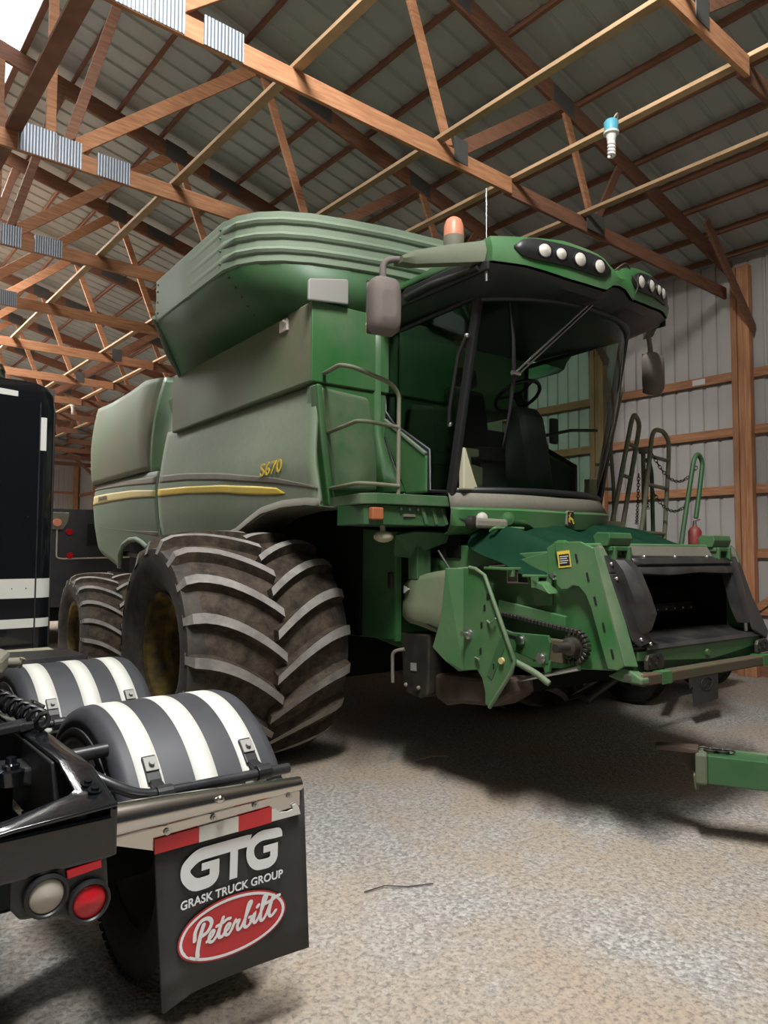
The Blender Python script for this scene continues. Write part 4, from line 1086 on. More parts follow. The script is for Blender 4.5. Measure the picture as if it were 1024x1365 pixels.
m = MB(); m.box((-.90, -2.62, 1.60), (-.80, -2.48, 1.62)); m.box((-.90, -2.62, 1.53), (-.885, -2.56, 1.61)); m.prism([(-2.55, 1.60), (-2.66, 1.56), (-2.72, 1.50), (-2.60, 1.53)], 'x', -.90, -.80); m.build('latch_bracket', M['green'], CB, bevel=.006)
m = MB(); m.prism([(-2.24, 1.64), (-2.45, 1.655), (-2.45, 1.555), (-2.24, 1.55)], 'x', -.797, -.792); wl = m.build('warning_label', M['label_white'], CB)
m = MB(); m.prism([(-2.35, 1.65), (-2.445, 1.65), (-2.445, 1.625), (-2.35, 1.625)], 'x', -.799, -.797); m.build('label_red_band', M['red_vinyl'], wl)
m = MB(); m.prism([(-2.35, 1.62), (-2.445, 1.62), (-2.445, 1.56), (-2.35, 1.56)], 'x', -.799, -.797); m.build('label_black_band', M['black'], wl)
m = MB(); m.prism([(-2.25, 1.63), (-2.34, 1.635), (-2.34, 1.565), (-2.25, 1.56)], 'x', -.799, -.797); m.build('label_picture', M['dust_and_shade_trim'], wl)
m = MB(); m.tube([(-.82, -2.10, 1.66), (-.74, -2.45, 1.70), (-.70, -2.72, 1.80)], .020, 10); m.build('tilt_cylinder', M['steel'], CB, 60)
m = MB(); m.box((-.95, -2.42, 1.645), (-.80, -2.16, 1.665)); m.box((-.93, -2.42, 1.60), (-.90, -2.38, 1.66)); m.build('hinge_strap', M['green'], CB, bevel=.005)

# dusty hood over the drive and the open shield door
rows = []
for y, z0, z1, x in ((-1.20, 1.30, 1.50, -.90), (-1.30, 1.22, 1.545, -.98), (-1.42, 1.20, 1.575, -1.02), (-1.50, 1.19, 1.59, -1.01), (-1.56, 1.17, 1.605, -.985), (-1.85, 1.12, 1.645, -.985), (-1.97, 1.10, 1.655, -.985)):
    r = []
    zm = (z0+z1)/2; h = (z1-z0)/2
    for a, b in ((-.80, 1), (x+.07, 1), (x+.02, .92), (x, .75), (x-.0, .1), (x-.02, -.15), (x-.025, -.7), (x+.0, -.92), (x+.06, -1), (-.80, -1)):
        r.append((a, y, zm+h*b))
    rows.append(r)
m = MB(); m.grid(rows); m.face(rows[0]); HD = m.build('drive_hood', M['green_tank'], CB, 50, solid=.012)
m = MB(); m.prism([(-1.34, 1.50), (-1.41, 1.475), (-1.34, 1.44)], 'x', -1.03, -1.022); m.build('hood_sticker', M['label_white'], HD)
m = MB(); m.prism([(-1.86, 1.585), (-1.93, 1.59), (-1.93, 1.49), (-1.86, 1.485)], 'x', -.992, -.987); hs = m.build('hood_warning', M['label_white'], HD)
m = MB(); ribbon(m, [(-1.88, 1.50), (-1.92, 1.56)], .012, lambda p: (-.9925, p[0], p[1])); ribbon(m, [(-1.91, 1.50), (-1.88, 1.53)], .010, lambda p: (-.9925, p[0], p[1])); m.build('warning_symbol', M['black'], hs)
m = MB(); m.bar((-1.015, -1.62, 1.22), (-1.015, -1.76, 1.19), .012, .012); m.build('hood_slot', M['black'], HD)
DP = lambda y, z, d=0.0: (-1.02 + .10*max(0, (-2.02-y)*-1)*2.2 - d, y, z)
def dpx(y): return -1.0 if y < -2.03 else -1.0 - .9*(y+2.03)
door = [(-1.92, 1.655), (-2.10, 1.655), (-2.17, 1.645), (-2.25, 1.61), (-2.53, 1.06), (-2.50, .98), (-2.29, .715), (-2.25, .73), (-2.25, .81), (-2.22, .90), (-2.17, .95), (-2.08, .935), (-1.98, .915), (-1.90, .99), (-1.81, 1.075), (-1.88, 1.30)]
m = MB(); main = [(-2.03, 1.655), (-2.10, 1.655), (-2.17, 1.645), (-2.25, 1.61), (-2.53, 1.06), (-2.50, .98), (-2.29, .715), (-2.25, .73), (-2.25, .81), (-2.22, .90), (-2.17, .95), (-2.08, .935), (-2.03, .925)]
m.prism(main, 'x', -1.025, -1.0); SD = m.build('shield_door', M['green'], CB, bevel=.006)
m = MB(); m.plate([(-1.012, -2.03, 1.655), (-1.10, -1.93, 1.655), (-1.10, -1.88, 1.30), (-1.12, -1.81, 1.075), (-1.08, -1.90, .99), (-1.02, -1.98, .915), (-1.012, -2.03, .925)], .025); m.build('door_flange', M['green'], SD, bevel=.006)
m = MB(); m.tube([(-1.03, y, z) for y, z in [(-2.10, 1.66), (-2.17, 1.65), (-2.255, 1.61), (-2.535, 1.06), (-2.505, .98), (-2.30, .715)]], .014, 8); m.build('door_rim', M['deck_green'], SD, 50)
for y, z, a, b in ((-2.24, 1.36, .05, .02), (-2.21, 1.24, .05, .02), (-2.20, 1.06, .05, .02), (-2.33, .97, .05, .02), (-2.27, 1.44, .05, .03)):
    m = MB(); m.prism([(y, z), (y-b, z+.006), (y-b, z+a), (y, z+a-.006)], 'x', -1.029, -1.02); m.build('door_slot', M['black'], SD, bevel=.003)
m = MB(); m.prism([(-2.275, .93), (-2.32, .905), (-2.44, 1.13), (-2.42, 1.20), (-2.40, 1.20)], 'x', -1.029, -1.02); m.build('door_recess', M['green_dark'], SD)
m = MB(); m.lathe([(-.01, .04), (.01, .036), (.02, .018), (.06, .018), (.06, .0001)], (-1.03, -2.09, 1.19), (-1, 0, .1), 12); m.build('door_latch', M['steel'], SD, 40)
m = MB(); m.cyl((-1.025, -2.42, 1.045), (-1.045, -2.42, 1.045), .022, 12); m.build('door_reflector', M['yellow_faded'], SD, 50)
m = MB(); m.tube([(-1.03, -2.28, 1.30), (-1.05, -2.33, 1.285), (-1.05, -2.38, 1.325)], .008, 6); m.tube([(-1.03, -2.16, 1.035), (-1.05, -2.22, 1.03)], .008, 6); m.build('door_clip', M['green_pale'], SD, 50)

# lower front leg with handle loop, and skid underneath
m = MB(); m.prism([(-1.26, 1.12), (-1.62, 1.14), (-1.60, .68), (-1.50, .64), (-1.30, .66)], 'x', -1.0, -.78); LG = m.build('lower_cover', M['steel_dark'], CB, bevel=.015)  # dark steel colour stands in for the deep shade on this cover
m = MB(); m.tube(fillet([(-1.06, -1.24, .73), (-1.08, -1.26, .98), (-1.02, -1.34, 1.0)], .06), .014, 8); m.build('handle_loop', M['dust_and_shade_trim'], LG, 60)
m = MB(); m.prism([(-1.40, .90), (-1.47, .905), (-1.47, .845), (-1.40, .84)], 'x', -1.006, -1.002); m.build('cover_label', M['plate_grey'], LG)
for y in (-1.34, -1.50):
    m = MB(); m.ball((-1.005, y, .72), .018, 8); m.build('cover_bolt', M['dust_and_shade_trim'], LG, 60)
m = MB(); m.prism([(-1.62, .66), (-1.75, .62), (-1.9, .66), (-2.25, .70), (-2.42, .80), (-2.40, .92), (-2.1, .88), (-1.62, .84)], 'x', -.95, -.70); m.build('skid_plate', M['rust_dark'], CB, bevel=.03)
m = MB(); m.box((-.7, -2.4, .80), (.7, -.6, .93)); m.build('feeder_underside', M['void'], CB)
m = MB(); m.tube(spline([(.10, -2.2, .62), (.35, -2.25, .75), (.55, -2.3, .86)]), .045, 8); m.build('lift_arm', M['steel_dark'], CB, 60)

# tarp lying across the feeder behind the mouth
rows = []
random.seed(3)
for i, x in enumerate(fr(-.88, .86, 22)):
    r = []
    lift = .05*sin(i*.9)+.03*sin(i*2.1)
    for y, z in ((-1.85, 1.95), (-2.05, 1.955), (-2.2, 1.93), (-2.35, 1.88), (-2.5, 1.82+.0), (-2.62, 1.80)):
        dz = lift*(.5 if y < -2.4 else .8) + (.10*max(0, 1-abs(x-.60)/.22) if y > -2.55 else .0)
        if x < -.80: z = z-.22*(1 if y < -2.0 else .6); 
        r.append((x, y+.03*sin(i*1.3+y*4), max(z+dz*.8, 1.79 if x > -.80 else 1.5)))
    rows.append(r)
m = MB(); m.grid(rows); o = m.build('cover_tarp', M['tarp'], CB, 180, solid=.012, label='dark green cloth tucked under the cab')
md = o.modifiers.new('s', 'SUBSURF'); md.levels = 2; md.render_levels = 2

# ---- ladder and hand rails on the far (left) side
m = MB(); m.prism([(.92, -1.75), (1.95, -1.75), (1.95, -.4), (.92, -.4)], 'z', 1.86, 1.94); m.build('ladder_platform', M['olive'], CB, bevel=.008)
m = MB(); m.box((.92, -1.70, 1.92), (1.30, -1.55, 2.06)); m.build('step_box', M['olive'], CB, bevel=.01)
def rail(name, paths, rungs, r, mat='olive'):
    m = MB(); m.tube(fillet(paths, .07, 4), r, 10); g = m.build(name, M[mat], CB, 60)
    for a, b in rungs:
        m = MB(); m.tube([a, b], r*.85, 8); m.build('rung', M[mat], g, 60)
    return g
rail('entry_rail', [(1.45, -1.50, 1.94), (1.45, -1.50, 2.40), (1.41, -1.50, 2.83), (1.59, -1.50, 3.36), (1.60, -1.49, 3.42), (1.54, -1.48, 3.46)], [((1.45, -1.5, 2.39), (1.20, -1.45, 2.38)), ((1.45, -1.5, 2.63), (1.24, -1.45, 2.62))], .018)
rail('hand_rail', [(1.17, -1.66, 1.94), (1.22, -1.66, 2.10), (1.53, -1.66, 3.06), (1.62, -1.63, 3.14), (1.75, -1.60, 3.06), (1.70, -1.60, 2.88), (1.50, -1.60, 2.20), (1.42, -1.60, 1.94)], [((1.46, -1.66, 2.83), (1.68, -1.60, 2.81)), ((1.36, -1.66, 2.51), (1.59, -1.60, 2.50))], .023)
rail('ladder', [(1.40, -1.82, 1.90), (1.45, -1.82, 2.05), (1.65, -1.80, 2.90), (1.72, -1.79, 2.97), (1.90, -1.77, 2.97), (2.0, -1.76, 2.88), (1.97, -1.77, 2.66), (1.83, -1.80, 1.90)], [((1.61, -1.8, 2.70), (1.97, -1.77, 2.68)), ((1.54, -1.81, 2.42), (1.92, -1.78, 2.40)), ((1.41, -1.82, 1.96), (1.84, -1.80, 1.95))], .022)
rail('ladder_rail', [(1.70, -2.05, 1.79), (1.74, -2.05, 1.95), (1.95, -2.05, 2.66), (2.02, -2.05, 2.74), (2.11, -2.05, 2.66), (2.05, -2.05, 2.40), (1.97, -2.05, 2.10)], [], .022, 'green_dark')
rail('ladder_post', [(1.95, -1.60, 1.94), (1.94, -1.60, 2.58), (1.90, -1.60, 2.68), (1.84, -1.60, 2.70)], [], .020, 'green_dark')
m = MB(); m.cyl((1.80, -1.60, 1.94), (1.80, -1.60, 2.78), .022, 8); m.cyl((1.80, -1.60, 2.76), (1.80, -1.60, 2.81), .045, 10); m.build('gate_post', M['olive'], CB, 40)
m = MB(); m.box((1.60, -2.2, 1.76), (2.12, -1.9, 1.80)); m.build('swing_step', M['olive'], CB, bevel=.006)
def chain(a, b, sag):
    m = MB(); n = 22; P = []
    for i in range(n+1):
        t = i/n; p = Vector(a)*(1-t)+Vector(b)*t; p.z -= sag*4*t*(1-t); P.append(p)
    for i in range(n):
        c = (P[i]+P[i+1])/2; d = (P[i+1]-P[i]); l = d.length*.72; d = d.normalized()
        s_ = d.orthogonal().normalized(); 
        if i % 2: s_ = d.cross(s_)
        m.tube([c + d*cos(q)*l + s_*sin(q)*.014 for q in [2*pi*j/8 for j in range(8)]], .0042, 5, True)
    m.build('safety_chain', M['steel_dark'], CB, 60)
chain((1.66, -1.80, 2.72), (2.0, -2.05, 2.60), .20)
chain((1.60, -1.80, 2.42), (1.88, -2.05, 2.28), .18)
chain((1.72, -1.60, 2.55), (1.67, -1.6, 2.05), .06)
chain((1.80, -1.6, 2.70), (1.78, -1.66, 2.2), .04)
# red bottle standing on the swing step: a thing of its own
toW = Matrix.Translation((OXY[0], OXY[1], 0)) @ Matrix.Rotation(A, 4, 'Z')
fe = thing('fire_extinguisher', 'small dusty red fire extinguisher on the ladder step beside the far wall', 'fire extinguisher', toW @ Vector((1.965, -2.04, 1.805)))
m = MB(); m.lathe([(0, .0001), (0, .058), (.02, .062), (.17, .062), (.20, .045), (.215, .022), (.23, .02)], (0, 0, 0), (0, 0, 1), 20); m.build('bottle', M['red_dusty'], fe, 50)
m = MB(); m.cyl((0, 0, .22), (0, 0, .27), .018, 10); m.bar((0, 0, .265), (.06, -.02, .285), .018, .012); m.build('valve', M['steel'], fe, 50)
# ---- splash flap hanging beside the ladder belongs to a low trailer by the wall
toW2 = lambda x, y, z: toW @ Vector((x, y, z))
LT = thing('flatbed_trailer', 'low dark flatbed trailer beyond the feeder mouth, with an embossed mud flap', 'trailer', (8.3, 5.2, 0))
def T(o, root):
    o.matrix_parent_inverse = Matrix.Translation(-Vector(root.location)); return o
def tb(mb, name, mat, root, **k): return T(mb.build(name, mat, root, **k), root)
ORG = toW2(2.30, -1.75, 0)
m = MB(); fl = [toW2(x, -1.75, z) for x, z in ((2.29, .585), (2.84, .545), (2.83, .235), (2.38, .205), (2.36, .41), (2.31, .40))]
m.plate(fl, .014); fo = tb(m, 'mud_flap', M['flap_rubber'], LT, label='plain rubber flap with an embossed oval')
m = MB(); c = (2.60, -1.765, .42); m.tube([toW2(c[0]+.10*cos(a), c[1], c[2]+.065*sin(a)) for a in [2*pi*i/28 for i in range(28)]], .005, 6, True); m.tube([toW2(c[0]-.05, c[1], c[2]-.03), toW2(c[0]+.02, c[1], c[2]+.01), toW2(c[0]+.06, c[1], c[2]+.0)], .004, 6)
o = m.build('embossed_oval', M['flap_rubber'], fo, smooth=60)
m = MB(); m.bar(toW2(1.75, -1.72, .53), toW2(2.84, -1.72, .56), .03, .03); tb(m, 'flap_bracket', M['steel_dark'], LT)
m = MB(); m.box((7.55, 4.35, .48), (9.55, 8.5, .60)); tb(m, 'trailer_deck', M['void'], LT)
m = MB(); m.bar((8.0, 4.4, .54), (6.95, 3.95, .54), .10, .10); tb(m, 'trailer_tongue', M['void'], LT)
def truck_tire(root, name, x0, x1, y, R, rim=.29, treads=True):
    hw = (x1-x0)/2; cx = (x0+x1)/2
    m = MB(); pr = [(-hw*.75, rim), (-hw*.95, rim+.05), (-hw, (rim+R)/2), (-hw*.92, R-.05), (-hw*.82, R-.012)]
    for g in (-.5, -.17, .17, .5): pr += [(hw*(g-.06), R), (hw*(g-.05), R-.016), (hw*(g+.05), R-.016), (hw*(g+.06), R)]
    pr += [(-a, b) for a, b in pr[4::-1]]
    m.lathe(pr, (cx, y, R), n=56)
    for k in range(64):
        a = 2*pi*k/64
        for s in (-1, 1):
            d = Vector((0, cos(a), sin(a))); c0 = Vector((cx+s*hw*.78, y, R)) + d*(R-.010)
            m.bar(c0, c0+Vector((s*hw*.16, 0, 0)) - d*.03, .030, .02, d)
    t = tb(m, name, M['rubber_black'], root, smooth=35)
    m = MB(); m.lathe([(-hw*.75, rim+.01), (-hw*.5, rim-.03), (-hw*.1, .16), (-hw*.1, .0001)], (cx, y, R), n=32); m.lathe([(hw*.75, rim+.01), (hw*.5, rim-.03), (hw*.1, .16), (hw*.1, .0001)], (cx, y, R), n=32)
    r = m.build('rim', M['steel_dark'], t, smooth=40)
    return t
for x0, x1, y in ((9.25, 9.5, 4.75), (7.6, 7.85, 4.75), (9.25, 9.5, 6.3), (7.6, 7.85, 6.3)): truck_tire(LT, 'trailer_tire', x0, x1, y, .37, .2)

# ================================================================== black road tractor in the left foreground
TK = thing('road_tractor', 'black road tractor with striped fenders and a lettered mud flap, rear end toward the viewer', 'truck', (.35, 4.6, 0))
CXT = .35
def k(mb, name, mat, parent=TK, **kw):
    o = mb.build(name, mat, parent, **kw); o.matrix_parent_inverse = Matrix.Translation(-Vector(TK.location)) if parent is TK else Matrix.Identity(4)
    return o
def sub(mb, name, mat, parent, **kw):          # sub-part built in the same coordinates as its part
    return mb.build(name, mat, parent, **kw)
# frame rails and rear crossmember
for s in (1, -1):
    X = lambda x: CXT + s*(x-CXT)
    m = MB(); m.prism([(2.50, .80), (2.62, 1.06), (6.0, 1.06), (6.0, .80)], 'x', X(.70), X(.79)); k(m, 'frame_rail', M['frame_black'], bevel=.006)
    m = MB(); m.grid([[(X(.705), 3.9, 1.07), (X(.785), 3.9, 1.07)], [(X(.705), 3.1, 1.07), (X(.785), 3.1, 1.07)], [(X(.71), 2.58, 1.07), (X(.785), 2.57, 1.07)], [(X(.70), 2.36, 1.03), (X(.79), 2.46, 1.062)], [(X(.68), 2.345, 1.022), (X(.785), 2.21, 1.012)], [(X(.50), 2.30, 1.0), (X(.50), 2.21, 1.0)], [(X(.35), 2.28, .985), (X(.35), 2.21, .985)]]); k(m, 'frame_top_flange', M['truck_black'], smooth=30, solid=.012, bevel=.004)
    for dx, dy, z in ((.742, 2.36, 1.045), (.748, 2.31, 1.035)):
        m = MB(); m.lathe([(0, .022), (.006, .022), (.006, .012), (.014, .012), (.014, .0001)], (X(dx), dy, z), (0, -.3, 1), 12); k(m, 'flange_bolt', M['truck_black'])
    m = MB(); m.prism([(2.22, .86), (2.22, 1.005), (2.44, 1.05), (2.62, 1.06), (2.62, .82), (2.40, .80)], 'x', X(.765), X(.79)); k(m, 'rail_end_plate', M['truck_black'], bevel=.008)
m = MB(); m.box((-.08, 2.22, .855), (.78, 2.30, .985)); k(m, 'rear_crossmember', M['truck_black'], bevel=.012)
m = MB(); m.box((-.1, 3.6, .78), (.80, 3.78, .98)); k(m, 'middle_crossmember', M['frame_black'], bevel=.02)
m = MB(); m.prism([(.56, .995), (.715, .985), (.72, .90), (.66, .935), (.56, .93)], 'y', 2.86, 3.02); br = k(m, 'suspension_bracket', M['frame_black'], bevel=.012)
m = MB(); m.lathe([(-.05, .045), (.0, .048), (.004, .03), (.02, .03), (.024, .02), (.045, .017), (.045, .0001)], (.635, 2.88, .985), (0, 0, 1), 14); o = sub(m, 'bushing', M['truck_black'], br, smooth=40)
m = MB(); m.box((.56, 2.95, .5), (.66, 3.05, .93)); k(m, 'suspension_post', M['void'])
# lamp panel
m = MB(); m.prism([(.50, .865), (.765, .868), (.775, .74), (.765, .69), (.73, .672), (.69, .676), (.65, .71), (.60, .73), (.53, .74), (.50, .78)], 'y', 2.235, 2.26); LPN = k(m, 'lamp_panel', M['frame_black'], bevel=.01)
for x, z, mt in ((.592, .797, 'lens'), (.711, .747, 'red')):
    m = MB(); m.lathe([(-.01, .060), (.022, .060), (.026, .052), (.018, .047)], (x, 2.235, z), (0, -1, 0), 28); g = sub(m, 'grommet', M['black'], LPN, smooth=40)
    m = MB(); m.lathe([(.014, .049), (.022, .042), (.026, .0001)], (x, 2.235, z), (0, -1, 0), 28); sub(m, 'reverse_lamp' if mt == 'lens' else 'stop_lamp', M['lens_dull' if mt == 'lens' else mt], LPN, smooth=60)
m = MB(); m.bar((.647, 2.228, .838), (.745, 2.228, .846), .012, .026); sub(m, 'reflector', M['red'], LPN, bevel=.003)
# flap hanger
m = MB(); m.tube([(.80, 2.39, .902), (1.0, 2.39, .897), (1.545, 2.39, .878)], [.056, .05, .027], 20); HG = k(m, 'flap_hanger', M['chrome'], smooth=60, label='dented polished flap hanger')
m = MB(); m.ball((1.19, 2.345, .905), .018, 8, (1, .7, .8)); sub(m, 'dent', M['chrome'], HG, smooth=60)
m = MB(); m.prism([(.81, .875), (1.54, .865), (1.54, .80), (.97, .775), (.81, .835)], 'y', 2.375, 2.386); k(m, 'hanger_plate', M['chrome'], bevel=.003)
FY = 2.385
def sk(x, z): return x + .028*(.80-z)/.54*(1 if True else 0)
m = MB(); m.grid([[(x + .03*(.86-z)/.6, FY + .02*sin(pi*(x-.97)/.57)*(.86-z)/.6 - .035*max(0, (1.08-x)/.11)*((.86-z)/.6)**2, z) for z in (.86, .7, .5, .35, .255)] for x in fr(.968, 1.56, 10)])
FLP = k(m, 'mud_flap', M['flap_rubber'], smooth=60, solid=.012)
def fp(u, z, d=.0):                    # point on the front of the flap, u along x
    return (u, FY + .02*max(0, sin(pi*(u-.03*(.86-z)/.6-.97)/.57))*(.86-z)/.6 - .012 - d - .035*max(0, (1.08-u+.03*(.86-z)/.6)/.11)*((.86-z)/.6)**2, z)
segs = [(.966, 1.123, 'red_vinyl', .0), (1.123, 1.274, 'white', 0), (1.274, 1.411, 'red_vinyl', 0)]
for a, b, mt, _ in segs:
    m = MB(); m.prism([(a, .768), (b, .769), (b, .816+.012*(b-.966)/.57*1), (a, .816+.012*(a-.966)/.57)], 'y', 2.366, 2.372); sub(m, 'reflective_tape', M[mt], FLP)
m = MB(); m.prism([(1.411, .772), (1.537, .772), (1.53, .80), (1.515, .815), (1.50, .812), (1.505, .798), (1.48, .793), (1.45, .798), (1.43, .812), (1.411, .815)], 'y', 2.366, 2.372); sub(m, 'reflective_tape', M['white'], FLP, label='torn white end of the tape')
for x, z in ((1.01, .83), (1.18, .838), (1.345, .845), (1.49, .85), (1.15, .868)):
    m = MB(); m.lathe([(0, .011), (.004, .011), (.004, .006), (.010, .006), (.010, .0001)], (x, 2.372, z), (0, -1, 0), 10); sub(m, 'flap_screw', M['steel'], FLP, smooth=30)
# lettering: GTG
G0, Z0 = 1.062, .602
def gp(p): return fp(G0+p[0]*.99, Z0+p[1]*1.17, .0015)
W_ = .037
m = MB()
ribbon(m, [Vector((p.x, p.y)) for p in fillet([(.20, .103, 0), (.06, .103, 0), (.017, .075, 0), (.017, .05, 0), (.05, .016, 0), (.11, .016, 0), (.128, .026, 0), (.128, .072, 0)], .028, 4)], W_, gp, False)
ribbon(m, [(.145, .064), (.078, .064)], .022, gp, False)
ribbon(m, [(.19, .103), (.262, .103)], W_, gp, False); m.face([gp(p) for p in ((.262, .12), (.275, .12), (.262, .086))])
ribbon(m, [(.204, .10), (.204, .0)], .031, gp, False)
ribbon(m, [Vector((p.x, p.y)) for p in fillet([(.388, .088, 0), (.388, .103, 0), (.31, .108, 0), (.272, .09, 0), (.268, .05, 0), (.295, .018, 0), (.35, .016, 0), (.370, .026, 0), (.370, .068, 0)], .026, 4)], .032, gp, False)
ribbon(m, [(.386, .062), (.325, .062)], .022, gp, False)
sub(m, 'dealer_letters', M['letter_white'], FLP)
tm = Matrix.Translation((1.262, FY-.016, .566)) @ Matrix(((1, 0, 0, 0), (0, 0, -1, 0), (0, 1, 0, 0), (0, 0, 0, 1)))
o = text_mesh('dealer_name', 'GRASK TRUCK GROUP', .0405, M['letter_white'], FLP, tm, .0008, .0009, 0, 1.02)
for v in o.data.vertices:
    q = fp(v.co.x, v.co.z, .0); v.co.y = q[1] - .0015 - (.0008 if v.co.y < FY-.016 else 0)
bb = [v.co.x for v in o.data.vertices]; sc_ = .405/(max(bb)-min(bb)); mid = (max(bb)+min(bb))/2
for v in o.data.vertices: v.co.x = 1.265 + (v.co.x-mid)*sc_
# oval emblem
OC = (1.268, .438)
def oval(rx, rz, d, mt, name, rin=None):
    m = MB(); n = 48
    if rin:
        m.grid([[fp(OC[0]+r[0]*cos(2*pi*i/n), OC[1]+r[1]*sin(2*pi*i/n), d) for i in range(n+1)] for r in ((rx, rz), rin)])
    else:
        for r0, r1 in ((0, .35), (.35, .7), (.7, 1)):
            m.grid([[fp(OC[0]+rx*r*cos(2*pi*i/n), OC[1]+rz*r*sin(2*pi*i/n), d) for i in range(n+1)] for r in (max(r0, .001), r1)])
    return sub(m, name, M[mt], FLP)
oval(.215, .107, .0015, 'red_vinyl', 'oval_emblem'); oval(.209, .101, .003, 'letter_white', 'oval_border', (.198, .091))
S0 = 1.105
def sp(p):
    a = S0 + p[0]*.345 + p[1]*.03; return fp(a, .412 + p[1]*.31 + (p[0]-.5)*.02, .0042)
m = MB()
for pts, w in (([(.085, -.09), (.078, -.03), (.09, .12), (.115, .235)], .030), ([(.03, .10), (.03, .20), (.08, .285), (.16, .285), (.205, .22), (.17, .14), (.10, .115)], .027),
               ([(.175, .03), (.225, .065), (.245, .11), (.22, .125), (.195, .08), (.20, .025), (.24, .005), (.285, .05)], .022),
               ([(.285, .05), (.335, .225)], .022), ([(.335, .225), (.305, .08), (.315, .02), (.35, .015), (.375, .05)], .024), ([(.27, .155), (.34, .165), (.385, .185), (.42, .18)], .022),
               ([(.365, .04), (.41, .07), (.425, .11), (.40, .125), (.375, .08), (.385, .02), (.42, .005), (.455, .05)], .022),
               ([(.455, .05), (.485, .13), (.495, .11), (.53, .115), (.515, .06), (.53, .01), (.56, .02), (.585, .07)], .022),
               ([(.585, .07), (.635, .20), (.655, .27), (.625, .27), (.605, .15), (.60, .03), (.63, .0), (.67, .03), (.675, .09), (.65, .10)], .022),
               ([(.67, .06), (.71, .12), (.705, .04), (.73, .01), (.765, .06)], .022), ([(.735, .185), (.745, .20)], .026),
               ([(.765, .06), (.825, .22), (.835, .28), (.80, .27), (.785, .12), (.79, .02), (.82, .005), (.855, .06)], .022),
               ([(.855, .06), (.915, .25)], .022), ([(.915, .25), (.885, .08), (.90, .02), (.93, .02), (.965, .06)], .023), ([(.83, .185), (.92, .205), (.96, .225), (.99, .225)], .024)):
    ribbon(m, spline(pts, 6), w*1.55, sp)
sub(m, 'script_lettering', M['letter_white'], FLP)

# striped fenders over the drive axles, right and left
def fender(yc, s, stripe=True):
    X = lambda x: CXT + s*(x-CXT)
    Zc, R = .55, .575
    a0, a1 = radians(-32), radians(-148)
    prof = [(.932, .50), (.936, .535), (.950, .565), (.975, .576), (1.54, .576), (1.565, .57), (1.582, .55), (1.586, .52)]
    rows = []
    for i in range(41):
        a = a0+(a1-a0)*i/40
        rows.append([(X(x), yc - r*cos(a), Zc - r*sin(a)) for x, r in prof])
    m = MB(); m.grid(rows); f = k(m, 'fender', M['fender_grey'], smooth=50, solid=.012)
    m = MB(); m.grid([[(X(x), yc-r*cos(a0+(a1-a0)*i/40), Zc-r*sin(a0+(a1-a0)*i/40)) for x, r in ((.94, .50), (.925, .495), (.92, .47), (.93, .45))] for i in range(41)]); sub(m, 'fender_lip', M['frame_black'], f, smooth=50, solid=.01)
    for xa, xb in ((1.0, 1.093), (1.211, 1.302), (1.407, 1.497)):
        m = MB(); m.grid([[(X(x), yc-.5835*cos(a0+(a1-a0)*i/40), Zc-.5835*sin(a0+(a1-a0)*i/40)) for x in (xa, xb)] for i in range(41)]); sub(m, 'white_stripe', M['white'], f, smooth=60, solid=.001)
    m = MB(); m.tube(fillet([(X(.79), yc-.42, 1.02), (X(.88), yc-.50, .965), (X(.98), yc-.535, .915), (X(1.20), yc-.54, .912), (X(1.57), yc-.54, .905)], .06), .020, 12); tb_ = k(m, 'fender_tube', M['frame_black'], smooth=60)
    if yc < 4:
        m = MB(); m.cyl((X(.79), yc-.30, 1.03), (X(.93), yc-.30, 1.035), .026, 16); k(m, 'tube_stub', M['frame_black'], smooth=40)
    for x in (1.055, 1.455):
        ang = radians(-45); d = Vector((0, -cos(ang), -sin(ang))); t = Vector((0, -sin(ang), cos(ang)))*-1
        c = Vector((X(x), yc, Zc)) + d*.59
        m = MB(); m.bar(c+t*.055, c-t*.055, .052, .012, d); m.bar(c+t*.05, Vector((X(x), yc-.54, .91)), .04, .02, d); m.cyl(Vector((X(x)-.03, yc-.54, .912)), Vector((X(x)+.03, yc-.54, .912)), .029, 14); b = sub(m, 'clamp_bracket', M['black'], tb_, bevel=.003)
        m = MB(); m.bar(c-t*.045+d*.009, c+t*.012+d*.009, .050, .008, d); m.cyl(c-t*.015+d*.01, c-t*.015+d*.026, .011, 8); sub(m, 'clamp_plate', M['plate_grey'], tb_, bevel=.002)
    return f
for s in (1, -1):
    for yc in (3.05, 4.36):
        fender(yc, s)
        X = lambda x: CXT + s*(x-CXT)
        truck_tire(TK, 'drive_tire', min(X(1.10), X(1.55)), max(X(1.10), X(1.55)), yc, .505)
for y_ in (3.05, 4.36):
    m = MB(); m.cyl((-.5, y_, .52), (1.2, y_, .52), .10, 14); k(m, 'axle', M['void'], smooth=40)
m = MB(); m.box((-.06, 2.65, .60), (.70, 5.8, .77)); k(m, 'underframe_shade_slab', M['void'])  # dark slab added for the underframe and to shade the ground below
